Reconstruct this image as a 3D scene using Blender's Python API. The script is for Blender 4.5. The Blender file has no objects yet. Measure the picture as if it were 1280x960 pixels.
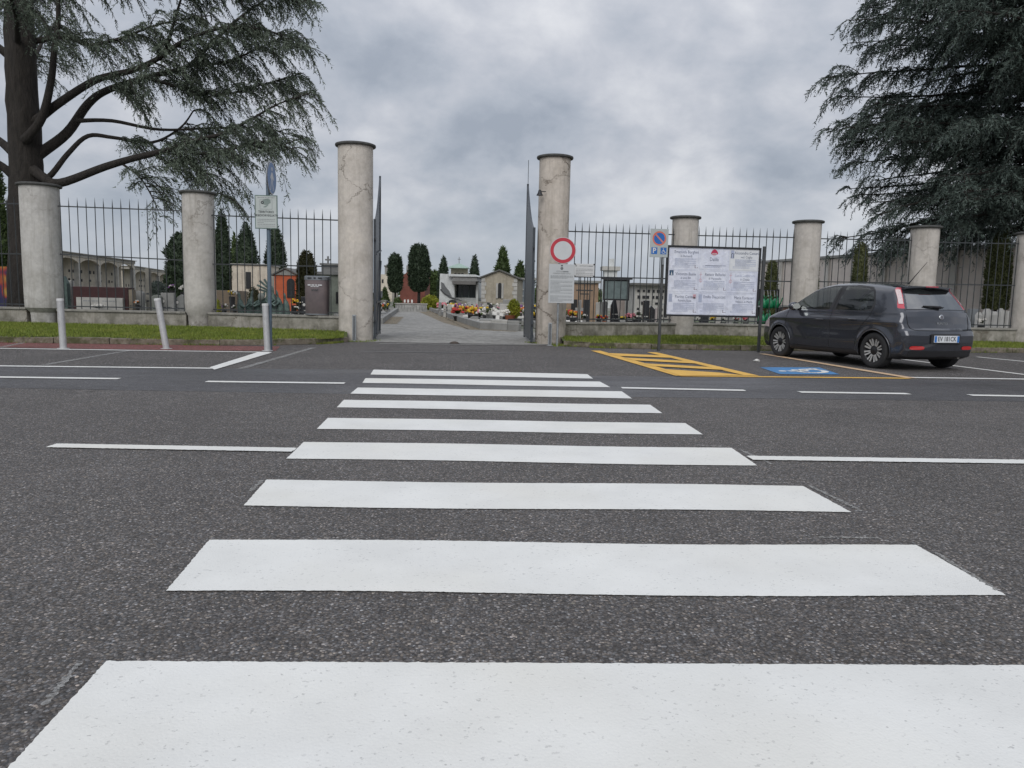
import bpy, math, random
import numpy as np
from mathutils import Vector, Matrix
rng = np.random.default_rng(7); random.seed(7)
scene = bpy.context.scene
COL = scene.collection
# ------------------------------------------------------------------ camera
F, PITCH, ROLL, YAW, CAMH = 940.0, 0.114078, 0.022016, 0.094056, 1.0713
def cam_axes():
    cy, sy, cp, sp = math.cos(YAW), math.sin(YAW), math.cos(PITCH), math.sin(PITCH)
    f = Vector((sy*cp, cy*cp, -sp)); r = Vector((cy, -sy, 0)); u = r.cross(f)
    c, s = math.cos(ROLL), math.sin(ROLL)
    return c*r+s*u, -s*r+c*u, f
CR, CU, CF = cam_axes()
C0 = Vector((0, 0, CAMH))
cd = bpy.data.cameras.new('camera'); cam = bpy.data.objects.new('camera', cd); COL.objects.link(cam)
cd.sensor_width = 36; cd.lens = F/1280*36; cd.clip_end = 3000; cd.clip_start = .05
m = Matrix((CR, CU, -CF)).transposed().to_4x4(); m.translation = C0; cam.matrix_world = m
scene.camera = cam
# ------------------------------------------------------------------ sky and light
SUN_EL, SUN_AZ = math.radians(38), math.radians(192)      # azimuth from +Y towards +X
world = bpy.data.worlds.new('World'); scene.world = world; world.use_nodes = True
def build_sky():
    nt = world.node_tree; N = nt.nodes; L = nt.links; N.clear()
    def mth(op, a, b=None, c=None, clamp=False):
        n = N.new('ShaderNodeMath'); n.operation = op; n.use_clamp = clamp
        for i, v in enumerate((a, b, c)):
            if v is None: continue
            if isinstance(v, (int, float)): n.inputs[i].default_value = v
            else: L.new(v, n.inputs[i])
        return n.outputs[0]
    tc = N.new('ShaderNodeTexCoord'); sep = N.new('ShaderNodeSeparateXYZ'); L.new(tc.outputs['Generated'], sep.inputs[0])
    z = mth('MAXIMUM', sep.outputs['Z'], 0.0)
    den = mth('ADD', z, 0.55)
    px = mth('DIVIDE', sep.outputs['X'], den); py = mth('DIVIDE', sep.outputs['Y'], den)
    cmb = N.new('ShaderNodeCombineXYZ'); L.new(px, cmb.inputs[0]); L.new(py, cmb.inputs[1])
    def noise(scale, det, rough, dist, off):
        mp = N.new('ShaderNodeMapping'); mp.inputs['Location'].default_value = off; L.new(cmb.outputs[0], mp.inputs[0])
        n = N.new('ShaderNodeTexNoise'); L.new(mp.outputs[0], n.inputs['Vector'])
        n.inputs['Scale'].default_value = scale; n.inputs['Detail'].default_value = det
        n.inputs['Roughness'].default_value = rough; n.inputs['Distortion'].default_value = dist
        return n.outputs['Fac']
    a = noise(3.3, 8, .55, .12, (3.1, 1.7, 0)); b = noise(1.35, 4, .5, .0, (0.4, 5.2, 0)); c = noise(9.5, 5, .55, .3, (1, 2, 3))
    mix = mth('ADD', mth('ADD', mth('MULTIPLY', a, .58), mth('MULTIPLY', b, .22)), mth('MULTIPLY', c, .20))
    rp = N.new('ShaderNodeValToRGB'); L.new(mix, rp.inputs[0]); cr = rp.color_ramp
    cr.elements[0].position = .40; cr.elements[0].color = (.315, .35, .41, 1)
    cr.elements[1].position = .62; cr.elements[1].color = (.66, .67, .70, 1)
    e = cr.elements.new(.46); e.color = (.395, .427, .485, 1)
    e = cr.elements.new(.525); e.color = (.49, .51, .56, 1)
    # an overcast sky is brighter overhead than at the horizon
    el = mth('POWER', z, 1.6)
    gain = mth('ADD', mth('MULTIPLY', el, .90), 1.02)
    # smooth pale band low over the horizon
    hz = mth('SUBTRACT', 1.0, mth('MULTIPLY', z, 7.0, clamp=True), clamp=True)
    mx = N.new('ShaderNodeMix'); mx.data_type = 'RGBA'; L.new(mth('MULTIPLY', hz, .75), mx.inputs['Factor'])
    L.new(rp.outputs[0], mx.inputs['A']); mx.inputs['B'].default_value = (.40, .45, .52, 1)
    vm = N.new('ShaderNodeVectorMath'); vm.operation = 'SCALE'; L.new(mx.outputs['Result'], vm.inputs[0]); L.new(gain, vm.inputs['Scale'])
    cl = N.new('ShaderNodeBackground'); L.new(vm.outputs[0], cl.inputs[0]); cl.inputs[1].default_value = 1.0
    sk = N.new('ShaderNodeTexSky'); sk.sky_type = 'NISHITA'; sk.sun_disc = False
    sk.sun_elevation = SUN_EL; sk.sun_rotation = SUN_AZ
    sb = N.new('ShaderNodeBackground'); L.new(sk.outputs[0], sb.inputs[0]); sb.inputs[1].default_value = .08
    ms = N.new('ShaderNodeMixShader'); ms.inputs[0].default_value = .93
    L.new(sb.outputs[0], ms.inputs[1]); L.new(cl.outputs[0], ms.inputs[2])
    out = N.new('ShaderNodeOutputWorld'); L.new(ms.outputs[0], out.inputs[0])
build_sky()
sl = bpy.data.lights.new('sun', 'SUN'); sl.energy = 1.4; sl.angle = math.radians(40); sl.color = (1, .97, .93)
so = bpy.data.objects.new('sun', sl); COL.objects.link(so)
sd = Vector((math.cos(SUN_EL)*math.sin(SUN_AZ), math.cos(SUN_EL)*math.cos(SUN_AZ), math.sin(SUN_EL)))
so.rotation_euler = sd.to_track_quat('Z', 'Y').to_euler()
vs = scene.view_settings; vs.view_transform = 'Standard'; vs.look = 'None'; vs.exposure = 0.06; vs.gamma = 1; vs.use_curve_mapping = False
# ------------------------------------------------------------------ helpers
def ray(px, py): return CF + CR*((px-640)/F) - CU*((py-480)/F)
def at(px, py, z=0.0):
    d = ray(px, py); return C0 + d*((z-CAMH)/d.z)
def P(px, py, D): return C0 + ray(px, py)*D            # D = metres along the view axis
def lin(t, a, b): return a+(b-a)*t
class MB:
    def __init__(s): s.v = []; s.f = []; s.mi = []; s.cur = 0
    def add(s, vs_, fs):
        n = len(s.v); s.v += [tuple(v) for v in vs_]; s.f += [tuple(i+n for i in f) for f in fs]; s.mi += [s.cur]*len(fs); return s
    def box(s, c, d, rz=0.0, M=None):
        x, y, z = d[0]/2, d[1]/2, d[2]/2; vv = []
        ca, sa = math.cos(rz), math.sin(rz)
        for k in (-1, 1):
            for i, j in ((-1, -1), (1, -1), (1, 1), (-1, 1)):
                X, Y, Z = i*x, j*y, k*z
                if M is not None: w = M @ Vector((X, Y, Z)); vv.append((c[0]+w.x, c[1]+w.y, c[2]+w.z))
                else: vv.append((c[0]+X*ca-Y*sa, c[1]+X*sa+Y*ca, c[2]+Z))
        return s.add(vv, [(3, 2, 1, 0), (4, 5, 6, 7), (0, 1, 5, 4), (1, 2, 6, 5), (2, 3, 7, 6), (3, 0, 4, 7)])
    def bar(s, a, b, w, h=None, up=(0, 0, 1)):          # rectangular bar from a to b
        a, b = Vector(a), Vector(b); d = (b-a); l = d.length; d.normalize(); u = Vector(up)
        if abs(d.dot(u)) > .97: u = Vector((0, 1, 0))
        r = d.cross(u).normalized(); u = r.cross(d); h = h or w
        vv = []
        for p in (a, b):
            for i, j in ((-1, -1), (1, -1), (1, 1), (-1, 1)): vv.append(p+r*(i*w/2)+u*(j*h/2))
        return s.add(vv, [(0, 1, 2, 3), (7, 6, 5, 4), (0, 4, 5, 1), (1, 5, 6, 2), (2, 6, 7, 3), (3, 7, 4, 0)])
    def tube(s, pts, rads, n=8, cap=True):
        pts = [Vector(p) for p in pts]
        if isinstance(rads, (int, float)): rads = [rads]*len(pts)
        vv = []; ff = []; ref = None
        for i, p in enumerate(pts):
            d = (pts[min(i+1, len(pts)-1)]-pts[max(i-1, 0)]).normalized()
            if ref is None: ref = Vector((0, 0, 1)) if abs(d.z) < .9 else Vector((0, 1, 0))
            r = d.cross(ref).normalized(); u = r.cross(d).normalized(); ref = u
            for k in range(n):
                a = 2*math.pi*k/n; vv.append(p+(r*math.cos(a)+u*math.sin(a))*rads[i])
        for i in range(len(pts)-1):
            for k in range(n):
                k2 = (k+1) % n; ff.append((i*n+k, i*n+k2, (i+1)*n+k2, (i+1)*n+k))
        if cap: ff.append(tuple(range(n-1, -1, -1))); ff.append(tuple(range((len(pts)-1)*n, len(pts)*n)))
        return s.add(vv, ff)
    def lathe(s, prof, c=(0, 0, 0), n=32, M=None, caps=True):       # prof: (r, z)
        vv = []; ff = []
        for r, z in prof:
            for k in range(n):
                a = 2*math.pi*k/n; w = Vector((r*math.cos(a), r*math.sin(a), z))
                if M is not None: w = M @ w
                vv.append((c[0]+w.x, c[1]+w.y, c[2]+w.z))
        for i in range(len(prof)-1):
            for k in range(n):
                k2 = (k+1) % n; ff.append((i*n+k, i*n+k2, (i+1)*n+k2, (i+1)*n+k))
        if caps and prof[0][0] > 1e-4: ff.append(tuple(range(n-1, -1, -1)))
        if caps and prof[-1][0] > 1e-4: ff.append(tuple(range((len(prof)-1)*n, len(prof)*n)))
        return s.add(vv, ff)
    def prism(s, poly, O, U, V, t):                      # polygon in (U,V) at O, extruded along U x V by t
        O, U, V = Vector(O), Vector(U), Vector(V); W = U.cross(V).normalized(); n = len(poly)
        vv = [O+U*x+V*y for x, y in poly]+[O+U*x+V*y+W*t for x, y in poly]
        ff = [tuple(range(n-1, -1, -1)), tuple(range(n, 2*n))]+[(i, (i+1) % n, n+(i+1) % n, n+i) for i in range(n)]
        return s.add(vv, ff)
    def blob(s, c, r, n=8, jit=.15, sq=(1, 1, 1)):
        vv = []; ff = []; m_ = n//2+1
        for i in range(m_):
            th = math.pi*i/(m_-1)
            for k in range(n):
                a = 2*math.pi*k/n; q = r*(1+random.uniform(-jit, jit))
                vv.append((c[0]+q*sq[0]*math.sin(th)*math.cos(a), c[1]+q*sq[1]*math.sin(th)*math.sin(a), c[2]+q*sq[2]*math.cos(th)))
        for i in range(m_-1):
            for k in range(n):
                k2 = (k+1) % n; ff.append((i*n+k, (i+1)*n+k, (i+1)*n+k2, i*n+k2))
        return s.add(vv, ff)
    def build(s, name, mat, parent=None, smooth=False, bevel=0, world=False, **kw):
        vv = s.v
        if world and parent is not None:
            inv = Matrix.LocRotScale(parent.location, parent.rotation_euler, parent.scale).inverted()
            if parent.parent is not None:
                g = parent.parent; inv = inv @ Matrix.LocRotScale(g.location, g.rotation_euler, g.scale).inverted()
            vv = [tuple(inv @ Vector(v)) for v in vv]
        me = bpy.data.meshes.new(name); me.from_pydata(vv, [], s.f)
        for mm in (mat if isinstance(mat, (list, tuple)) else [mat]): me.materials.append(mm)
        if isinstance(mat, (list, tuple)): me.polygons.foreach_set('material_index', s.mi)
        if smooth: me.shade_smooth()
        me.update()
        o = bpy.data.objects.new(name, me); COL.objects.link(o); o.parent = parent
        if bevel:
            b = o.modifiers.new('bevel', 'BEVEL'); b.width = bevel; b.segments = 2; b.limit_method = 'ANGLE'; b.angle_limit = math.radians(40)
        if smooth == 'auto':
            me.set_sharp_from_angle(angle=math.radians(35))
        for k, v in kw.items(): o[k] = v
        return o
def np_mesh(name, V, Fq, mat, parent=None, smooth=False):   # fast mesh from numpy, faces all of one size
    me = bpy.data.meshes.new(name); k = Fq.shape[1]
    me.vertices.add(len(V)); me.vertices.foreach_set('co', np.asarray(V, np.float32).ravel())
    me.loops.add(Fq.size); me.loops.foreach_set('vertex_index', Fq.astype(np.int32).ravel())
    me.polygons.add(len(Fq)); me.polygons.foreach_set('loop_start', np.arange(0, Fq.size, k, dtype=np.int32))
    me.update(calc_edges=True); me.validate()
    if smooth: me.shade_smooth()
    me.materials.append(mat)
    o = bpy.data.objects.new(name, me); COL.objects.link(o); o.parent = parent
    return o
def thing(name, label, cat, loc=(0, 0, 0), rz=0.0, group=None):
    o = bpy.data.objects.new(name, None); COL.objects.link(o); o.location = loc; o.rotation_euler = (0, 0, rz)
    o.empty_display_size = .1
    return tag(o, label, cat, group)
def tag(o, label, cat, group=None):
    o['label'] = label; o['category'] = cat
    if group: o['group'] = group
    return o
def struct(o): o['kind'] = 'structure'; return o
def copy_tree(o, loc=None, rz=None, label=None, scale=None, par=None):
    c = o.copy(); COL.objects.link(c)
    if par is not None: c.parent = par
    for ch in [x for x in scene.objects if x.parent == o]: copy_tree(ch, par=c)
    if loc is not None: c.location = loc
    if rz is not None: c.rotation_euler = (0, 0, rz)
    if scale is not None: c.scale = scale
    if label: c['label'] = label
    return c
FACE = -YAW     # yaw of something that faces the camera squarely
def place(x0, x1, ytop, D, zb=0.0):                       # centre on the ground, width, height of a camera-facing thing
    t = P((x0+x1)/2, ytop, D); return Vector((t.x, t.y, zb)), (x1-x0)*D/F, t.z-zb
# ------------------------------------------------------------------ materials
class NT:
    def __init__(s, name):
        s.m = bpy.data.materials.new(name); s.m.use_nodes = True; s.t = s.m.node_tree; s.N = s.t.nodes; s.L = s.t.links
        s.b = s.N['Principled BSDF']; s.co = s.N.new('ShaderNodeTexCoord').outputs['Object']
        g = s.N.new('ShaderNodeNewGeometry'); s.pos = g.outputs['Position']; s.gn = g
    def math(s, op, a, b=None, c=None, clamp=False):
        n = s.N.new('ShaderNodeMath'); n.operation = op; n.use_clamp = clamp
        for i, v in enumerate((a, b, c)):
            if v is None: continue
            if isinstance(v, (int, float)): n.inputs[i].default_value = v
            else: s.L.new(v, n.inputs[i])
        return n.outputs[0]
    def vec(s, src=None, scale=(1, 1, 1), loc=(0, 0, 0)):
        mp = s.N.new('ShaderNodeMapping'); s.L.new(src or s.pos, mp.inputs[0]); mp.inputs['Scale'].default_value = scale; mp.inputs['Location'].default_value = loc
        return mp.outputs[0]
    def noise(s, scale, det=4, rough=.55, dist=0, src=None, col=False):
        n = s.N.new('ShaderNodeTexNoise'); s.L.new(src or s.pos, n.inputs['Vector']); n.inputs['Scale'].default_value = scale
        n.inputs['Detail'].default_value = det; n.inputs['Roughness'].default_value = rough; n.inputs['Distortion'].default_value = dist
        return n.outputs['Color' if col else 'Fac']
    def voro(s, scale, feat='F1', src=None, out='Distance', rnd=1):
        n = s.N.new('ShaderNodeTexVoronoi'); n.feature = feat; s.L.new(src or s.pos, n.inputs['Vector']); n.inputs['Scale'].default_value = scale
        n.inputs['Randomness'].default_value = rnd
        return n.outputs[out]
    def ramp(s, v, stops, interp='LINEAR'):
        r = s.N.new('ShaderNodeValToRGB'); s.L.new(v, r.inputs[0]); cr = r.color_ramp; cr.interpolation = interp
        while len(cr.elements) < len(stops): cr.elements.new(.5)
        for e, (p, c) in zip(cr.elements, stops):
            e.position = p; e.color = (*c, 1) if isinstance(c, (tuple, list)) else (c, c, c, 1)
        return r.outputs[0]
    def mix(s, f, a, b, mode='MIX'):
        n = s.N.new('ShaderNodeMix'); n.data_type = 'RGBA'; n.blend_type = mode
        for k, v in (('Factor', f), ('A', a), ('B', b)):
            i = n.inputs[k]
            if isinstance(v, (int, float)): i.default_value = v if k == 'Factor' else (v, v, v, 1)
            elif isinstance(v, tuple): i.default_value = (*v, 1)
            else: s.L.new(v, i)
        return n.outputs['Result']
    def bump(s, h, strength=.3, dist=.01):
        n = s.N.new('ShaderNodeBump'); s.L.new(h, n.inputs['Height']); n.inputs['Strength'].default_value = strength; n.inputs['Distance'].default_value = dist
        s.L.new(n.outputs[0], s.b.inputs['Normal'])
    def base(s, c): s.set('Base Color', c)
    def set(s, k, v):
        i = s.b.inputs[k]
        if isinstance(v, (int, float)): i.default_value = v
        elif isinstance(v, tuple): i.default_value = (*v, 1) if len(v) == 3 else v
        else: s.L.new(v, i)
_cache = {}
def solid(name, c, rough=.6, metal=0.0, var=.18, scale=6.0, spec=.5, coat=0, bump=0):
    if name in _cache: return _cache[name]
    t = NT(name); n = t.noise(scale, 5, .6)
    f = t.ramp(n, [(.3, 1-var), (.7, 1+var)])
    t.base(t.mix(1.0, tuple(c), f, 'MULTIPLY')); t.set('Roughness', rough); t.set('Metallic', metal); t.set('Specular IOR Level', spec)
    if coat: t.set('Coat Weight', coat); t.set('Coat Roughness', .03)
    if bump: t.bump(t.noise(scale*8, 4), bump, .01)
    _cache[name] = t.m; return t.m
def asphalt(name, base, contrast=1.0, bluish=0.0, wet=False):
    t = NT(name)
    wob = t.noise(9, 3, .5, col=True)
    vc = t.voro(122, 'F1', out='Color'); vd = t.voro(122, 'F1'); sepc = t.N.new('ShaderNodeSeparateColor'); t.L.new(vc, sepc.inputs[0])
    r = sepc.outputs[0]; g = sepc.outputs[1]
    k = contrast
    stone = t.ramp(r, [(0, .26*k+(1-k)*.9), (.4, .62), (.72, 1.0), (.9, 1.6*k+(1-k)), (.975, 2.7*k+(1-k)), (1, 4.8*k+(1-k))])
    tint = t.ramp(g, [(0, (1.12, 1.0, .86)), (.35, (1.02, .98, .96)), (.7, (.95, 1.0, 1.06)), (1, (1.1, .98, .88))])
    gap = t.ramp(vd, [(.0, 1.08), (.55, .95), (.8, .45)])
    f2 = t.noise(420, 2, .6); fine = t.ramp(f2, [(.3, .7), (.7, 1.3)])
    big = t.ramp(t.noise(.8, 5, .6), [(.3, .86), (.7, 1.15)])
    mid = t.ramp(t.noise(7, 5, .65), [(.3, .88), (.7, 1.12)])
    c = t.mix(1.0, tuple(x*base for x in (1.045-.06*bluish, 1.0, .98+.09*bluish)), stone, 'MULTIPLY')
    for q in (tint, gap, fine, big, mid): c = t.mix(1.0, c, q, 'MULTIPLY')
    # rare coarse stones and tar spots
    vb = t.voro(38, 'F1', out='Color'); s2 = t.N.new('ShaderNodeSeparateColor'); t.L.new(vb, s2.inputs[0])
    sp = t.math('MULTIPLY', t.math('GREATER_THAN', s2.outputs[0], .985), t.math('LESS_THAN', t.voro(38, 'F1'), .28))
    c = t.mix(t.math('MULTIPLY', sp, .55), c, (.30, .27, .22))
    # fine cracks, faint longitudinal wear
    cr = t.ramp(t.math('ABSOLUTE', t.math('SUBTRACT', t.noise(1.1, 9, .62, .6), .5)), [(0, 1.0), (.0035, 0.0)])
    msk = t.ramp(t.noise(.33, 2), [(.52, 0.0), (.62, 1.0)])
    c = t.mix(t.math('MULTIPLY', t.math('MULTIPLY', cr, msk), .6), c, (.025, .025, .027))
    t.base(c)
    if wet:
        w = t.noise(.55, 4, .6, src=t.vec(scale=(.5, 1.6, 1))); t.set('Roughness', t.ramp(w, [(.42, .62), (.6, .42)]))
    else: t.set('Roughness', .78)
    t.set('Specular IOR Level', .4)
    h = t.math('ADD', t.math('MULTIPLY', t.math('SUBTRACT', 1.0, vd), 1.0), t.math('MULTIPLY', r, .5))
    t.bump(h, .75*k, .005)
    return t.m
def road_paint(name, c, wear=.5, alpha_dirt=.12):
    t = NT(name)
    vd = t.voro(105, 'F1'); n = t.noise(38, 4, .7); n2 = t.noise(2.2, 5, .6); n3 = t.noise(120, 2, .5)
    dirt = t.ramp(n2, [(.35, 1.0), (.72, 1-alpha_dirt)])
    col = t.mix(1.0, tuple(c), dirt, 'MULTIPLY')
    col = t.mix(t.ramp(t.noise(.7, 3), [(.45, 0.0), (.7, .5)]), col, tuple(x*y for x, y in zip(c, (.90, .87, .80))))
    pits = t.math('MULTIPLY', t.ramp(t.noise(75, 3, .55, src=t.vec(scale=(.8, 1.0, 1))), [(.63, 0.0), (.68, 1.0)]), t.ramp(t.noise(4, 4, .65), [(.38, .2), (.60, 1.0)]))
    col = t.mix(t.math('MULTIPLY', pits, wear), col, (.10, .10, .105))
    spots = t.math('LESS_THAN', t.voro(16, 'F1', src=t.vec(loc=(.3, .1, 0))), .055)
    col = t.mix(t.math('MULTIPLY', spots, wear*.9), col, (.05, .05, .05))
    t.base(col); t.set('Roughness', .62); t.set('Specular IOR Level', .35)
    t.bump(t.math('ADD', t.math('MULTIPLY', t.math('SUBTRACT', 1.0, vd), .6), t.math('MULTIPLY', n, .8)), .28, .004)
    return t.m
def plaster(name, c, crack=1.0, dirty=1.0, wide=1.0, seed=0):
    t = NT(name)
    src = t.vec(loc=(seed, seed*.7, seed*.3))
    n = t.noise(2.2, 6, .62, src=src); n2 = t.noise(11, 5, .65, src=src)
    col = t.mix(1.0, tuple(c), t.ramp(n, [(.28, (.78, .77, .75)), (.55, 1.0), (.78, (1.1, 1.09, 1.06))]), 'MULTIPLY')
    col = t.mix(1.0, col, t.ramp(n2, [(.3, .88), (.7, 1.08)]), 'MULTIPLY')
    st = t.noise(1, 5, .7, src=t.vec(scale=(7, 7, .55), loc=(seed, 0, 0)))      # rain streaks
    col = t.mix(t.math('MULTIPLY', t.ramp(st, [(.50, 0.0), (.68, 1.0)]), .36*dirty), col, (.17, .15, .12))
    # damp, dirty foot
    sep = t.N.new('ShaderNodeSeparateXYZ'); t.L.new(t.pos, sep.inputs[0])
    foot = t.math('SUBTRACT', 1.0, t.math('MULTIPLY', t.math('SUBTRACT', sep.outputs[2], .1), 1.1, clamp=True), clamp=True)
    foot = t.math('MULTIPLY', t.math('MULTIPLY', foot, t.ramp(t.noise(3.5, 5, .7, src=src), [(.38, 0.0), (.62, 1.0)])), .62*dirty)
    col = t.mix(foot, col, (.12, .115, .09))
    if crack:
        wv = t.N.new('ShaderNodeVectorMath'); wv.operation = 'ADD'; t.L.new(src, wv.inputs[0])
        sc = t.N.new('ShaderNodeVectorMath'); sc.operation = 'SCALE'; t.L.new(t.noise(3.2, 5, .7, src=src, col=True), sc.inputs[0]); sc.inputs['Scale'].default_value = .55
        t.L.new(sc.outputs[0], wv.inputs[1])
        cr = t.ramp(t.voro(1.15, 'DISTANCE_TO_EDGE', src=wv.outputs[0]), [(0, 1.0), (.006*wide, .5), (.013*wide, 0.0)])
        msk = t.ramp(t.noise(.8, 3, .5, src=t.vec(loc=(seed+4, 2, 1))), [(.47, 0.0), (.56, 1.0)])
        k = t.math('MULTIPLY', t.math('MULTIPLY', cr, msk), .8*crack)
        col = t.mix(k, col, (.17, .14, .11))
        t.bump(t.math('SUBTRACT', t.math('MULTIPLY', n2, .6), t.math('MULTIPLY', k, 1.5)), .5, .02)
    else: t.bump(n2, .35, .02)
    t.base(col); t.set('Roughness', .9); t.set('Specular IOR Level', .2)
    return t.m
M_ASPH = asphalt('asphalt_worn', .120, .66)
M_ASPH2 = asphalt('asphalt_smooth', .100, .45, 1.0, wet=True)
M_ASPH3 = asphalt('asphalt_lane', .112, 1.0, .0)
M_WHITE = road_paint('white_road_paint', (.74, .74, .715), .36)
M_WHITE_OLD = road_paint('old_road_paint', (.42, .42, .41), .6, .4)
def patchy(m, lo=.45, hi=.6):
    nt = m.node_tree; N = nt.nodes; L = nt.links; b = N['Principled BSDF']; g = N.new('ShaderNodeNewGeometry')
    n = N.new('ShaderNodeTexNoise'); L.new(g.outputs['Position'], n.inputs['Vector']); n.inputs['Scale'].default_value = 55; n.inputs['Detail'].default_value = 5; n.inputs['Roughness'].default_value = .75
    r = N.new('ShaderNodeValToRGB'); L.new(n.outputs['Fac'], r.inputs[0]); r.color_ramp.elements[0].position = lo; r.color_ramp.elements[1].position = hi
    L.new(r.outputs[0], b.inputs['Alpha'])
patchy(M_WHITE_OLD, .36, .66)
M_YELLOW = road_paint('yellow_road_paint', (.76, .45, .085), .6, .2)
M_CREAM = road_paint('cream_road_paint', (.66, .47, .30), .7, .2)
M_BLUEP = road_paint('blue_road_paint', (.07, .23, .48), .8, .3)
M_RED = asphalt('red_asphalt', .11, .7)
def redden(m):
    t = m.node_tree; b = t.nodes['Principled BSDF']; l = b.inputs['Base Color'].links[0]; src = l.from_socket
    n = t.nodes.new('ShaderNodeMix'); n.data_type = 'RGBA'; n.blend_type = 'MULTIPLY'; n.inputs['Factor'].default_value = 1
    t.links.new(src, n.inputs['A']); n.inputs['B'].default_value = (1.75, .72, .68, 1); t.links.new(n.outputs['Result'], b.inputs['Base Color'])
redden(M_RED)
M_PILLAR = plaster('pillar_plaster', (.44, .405, .36), 1.0, .8, seed=3)
M_PILLAR2 = plaster('pillar_plaster_white', (.47, .455, .435), .8, .9, seed=8)
M_WALLC = plaster('low_wall_render', (.36, .34, .30), 1.0, 1.7, 1.6, seed=5)
M_CAP = solid('dark_slate_cap', (.075, .075, .072), .85, var=.35, scale=9, bump=.3)
M_COPING = solid('stone_coping', (.24, .23, .205), .9, var=.3, scale=7, bump=.3)
M_IRON = solid('painted_fence_iron', (.05, .055, .058), .5, .3, var=.25, scale=30)
M_GATE = solid('gate_steel', (.052, .060, .070), .42, .3, var=.2, scale=5)
M_GALV = solid('galvanised_steel', (.34, .36, .375), .45, .7, var=.2, scale=20)
M_BLACK = solid('black_metal', (.022, .023, .026), .5, .2)
# ------------------------------------------------------------------ ground, road, markings
def sheet(name, pts, mat, z=None, sub=0, jit=0.0, kind=True):
    """Flat marking or surface from world points, its edges broken up a little."""
    pts = [Vector(p) for p in pts]
    if z is not None: pts = [Vector((p.x, p.y, z)) for p in pts]
    if jit:
        out = []; n = len(pts)
        for i in range(n):
            a, b = pts[i], pts[(i+1) % n]; l = (b-a).length; k = max(1, min(700, int(l/.008)))
            nrm = Vector((-(b-a).y, (b-a).x, 0)).normalized(); q = 0
            for j in range(k):
                q = q*.35+random.gauss(0, jit)
                out.append(a+(b-a)*(j/k)+nrm*(q if j else 0))
        pts = out
    o = MB().add(pts, [tuple(range(len(pts)))]).build(name, mat)
    return struct(o) if kind else o
def strip_px(name, a, b, w, mat, z=.004, jit=.002):       # painted line between two picture points, w metres wide
    A, B = at(*a, z), at(*b, z); n = Vector((-(B-A).y, (B-A).x, 0)).normalized()*w/2
    return sheet(name, [A-n, B-n, B+n, A+n], mat, z, jit=jit)
def poly_px(name, pts, mat, z=.004, jit=.002): return sheet(name, [at(x, y, z) for x, y in pts], mat, z, jit=jit)
t = NT('cemetery_ground'); n_ = t.noise(1.3, 6, .65)
c_ = t.mix(t.ramp(t.noise(.18, 4), [(.45, 0.0), (.6, 1.0)]), t.ramp(n_, [(.3, (.13, .125, .11)), (.7, (.24, .23, .21))]), (.06, .085, .03)); t.base(c_); t.set('Roughness', .95); M_GROUND = t.m
sheet('ground', [(-900, -300, 0), (900, -300, 0), (900, 1500, 0), (-900, 1500, 0)], M_GROUND, -.02)
sheet('road', [(-120, -60, 0), (120, -60, 0), (120, 17.0, 0), (-120, 17.0, 0)], M_ASPH, 0)
# smoother, darker strip of newer asphalt between the running lane and the parking bays
e0, e1 = at(0, 485), at(1280, 502); dd = (e1-e0).normalized()
s0, s1 = at(0, 458.5), at(1280, 476)
d2 = (s1-s0).normalized()
sheet('asphalt_strip', [e0-dd*60, e0, at(460, 493), at(640, 494.5), e1, e1+dd*60, s1+d2*60, s1, at(740, 470), at(460, 462), s0, s0-d2*60], M_ASPH2, .0015, jit=0)
pl = [s0-d2*60, s0, at(460, 462), at(740, 470), s1, s1+d2*60, Vector((70, 21, 0)), Vector((12, 18.6, 0)), Vector((3, 18.2, 0)), Vector((-3, 18.2, 0)), Vector((-9, 19.2, 0)), Vector((-70, 24, 0))]
sheet('parking_lane', pl, M_ASPH3, .0015)
# ------- zebra crossing
LT = [(133, 826), (262, 674), (333, 600), (380, 552), (410, 522), (430, 499.5), (447, 484.5), (457, 472.5), (467, 462)]
RT = [(1433, 832), (1147, 682), (1003, 607), (915, 560), (857, 529), (813, 506), (777, 489), (750, 477), (734, 467.5)]
LBt = [None, (207, 739), (304, 632), (358, 573), (396, 536), (421, 509), (438, 492), (453, 478.5), (463, 468)]
RB = [None, (1260, 745), (1064, 640), (947, 582), (879, 543), (828, 516.5), (790, 498), (763, 484), (741, 473)]
ZP = .0045
tl, tr = at(*LT[0], ZP), at(*RT[0], ZP); bk = Vector((0, -.57, 0)); st = Vector((0, -1.115, 0))
sheet('zebra_stripe', [tl+bk, tr+bk, tr, tl], M_WHITE, ZP, jit=.0013)
for k in (1, 2): sheet('zebra_stripe', [tl+bk+st*k, tr+bk+st*k, tr+st*k, tl+st*k], M_WHITE, ZP, jit=.0013)
for k in range(1, 9):
    A, B = at(*LT[k], ZP), at(*RT[k], ZP); wv = []
    n = 40; ph = random.uniform(0, 6)
    top = [A+(B-A)*(i/n)+Vector((0, .012*math.sin(ph+i*.21), 0)) for i in range(n+1)]
    A, B = at(*LBt[k], ZP), at(*RB[k], ZP)
    bot = [A+(B-A)*(i/n)+Vector((0, .014*math.sin(ph+1+i*.17), 0)) for i in range(n+1)]
    sheet('zebra_stripe', bot+top[::-1], M_WHITE, ZP, jit=.0012)
# ghost edges of the older crossing beside the stripes
for a, b, w in (((55, 880), (100, 828), .018), ((1168, 690), (1248, 738), .02), ((1012, 607), (1078, 639), .022), ((312, 614), (328, 600), .02), ((925, 562), (965, 580), .025), ((1020, 671), (1100, 672), .018), ((940, 603), (985, 603), .02), ((868, 556), (905, 558), .02)):
    strip_px('old_marking', a, b, w, M_WHITE_OLD, .0045, .004)
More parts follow.
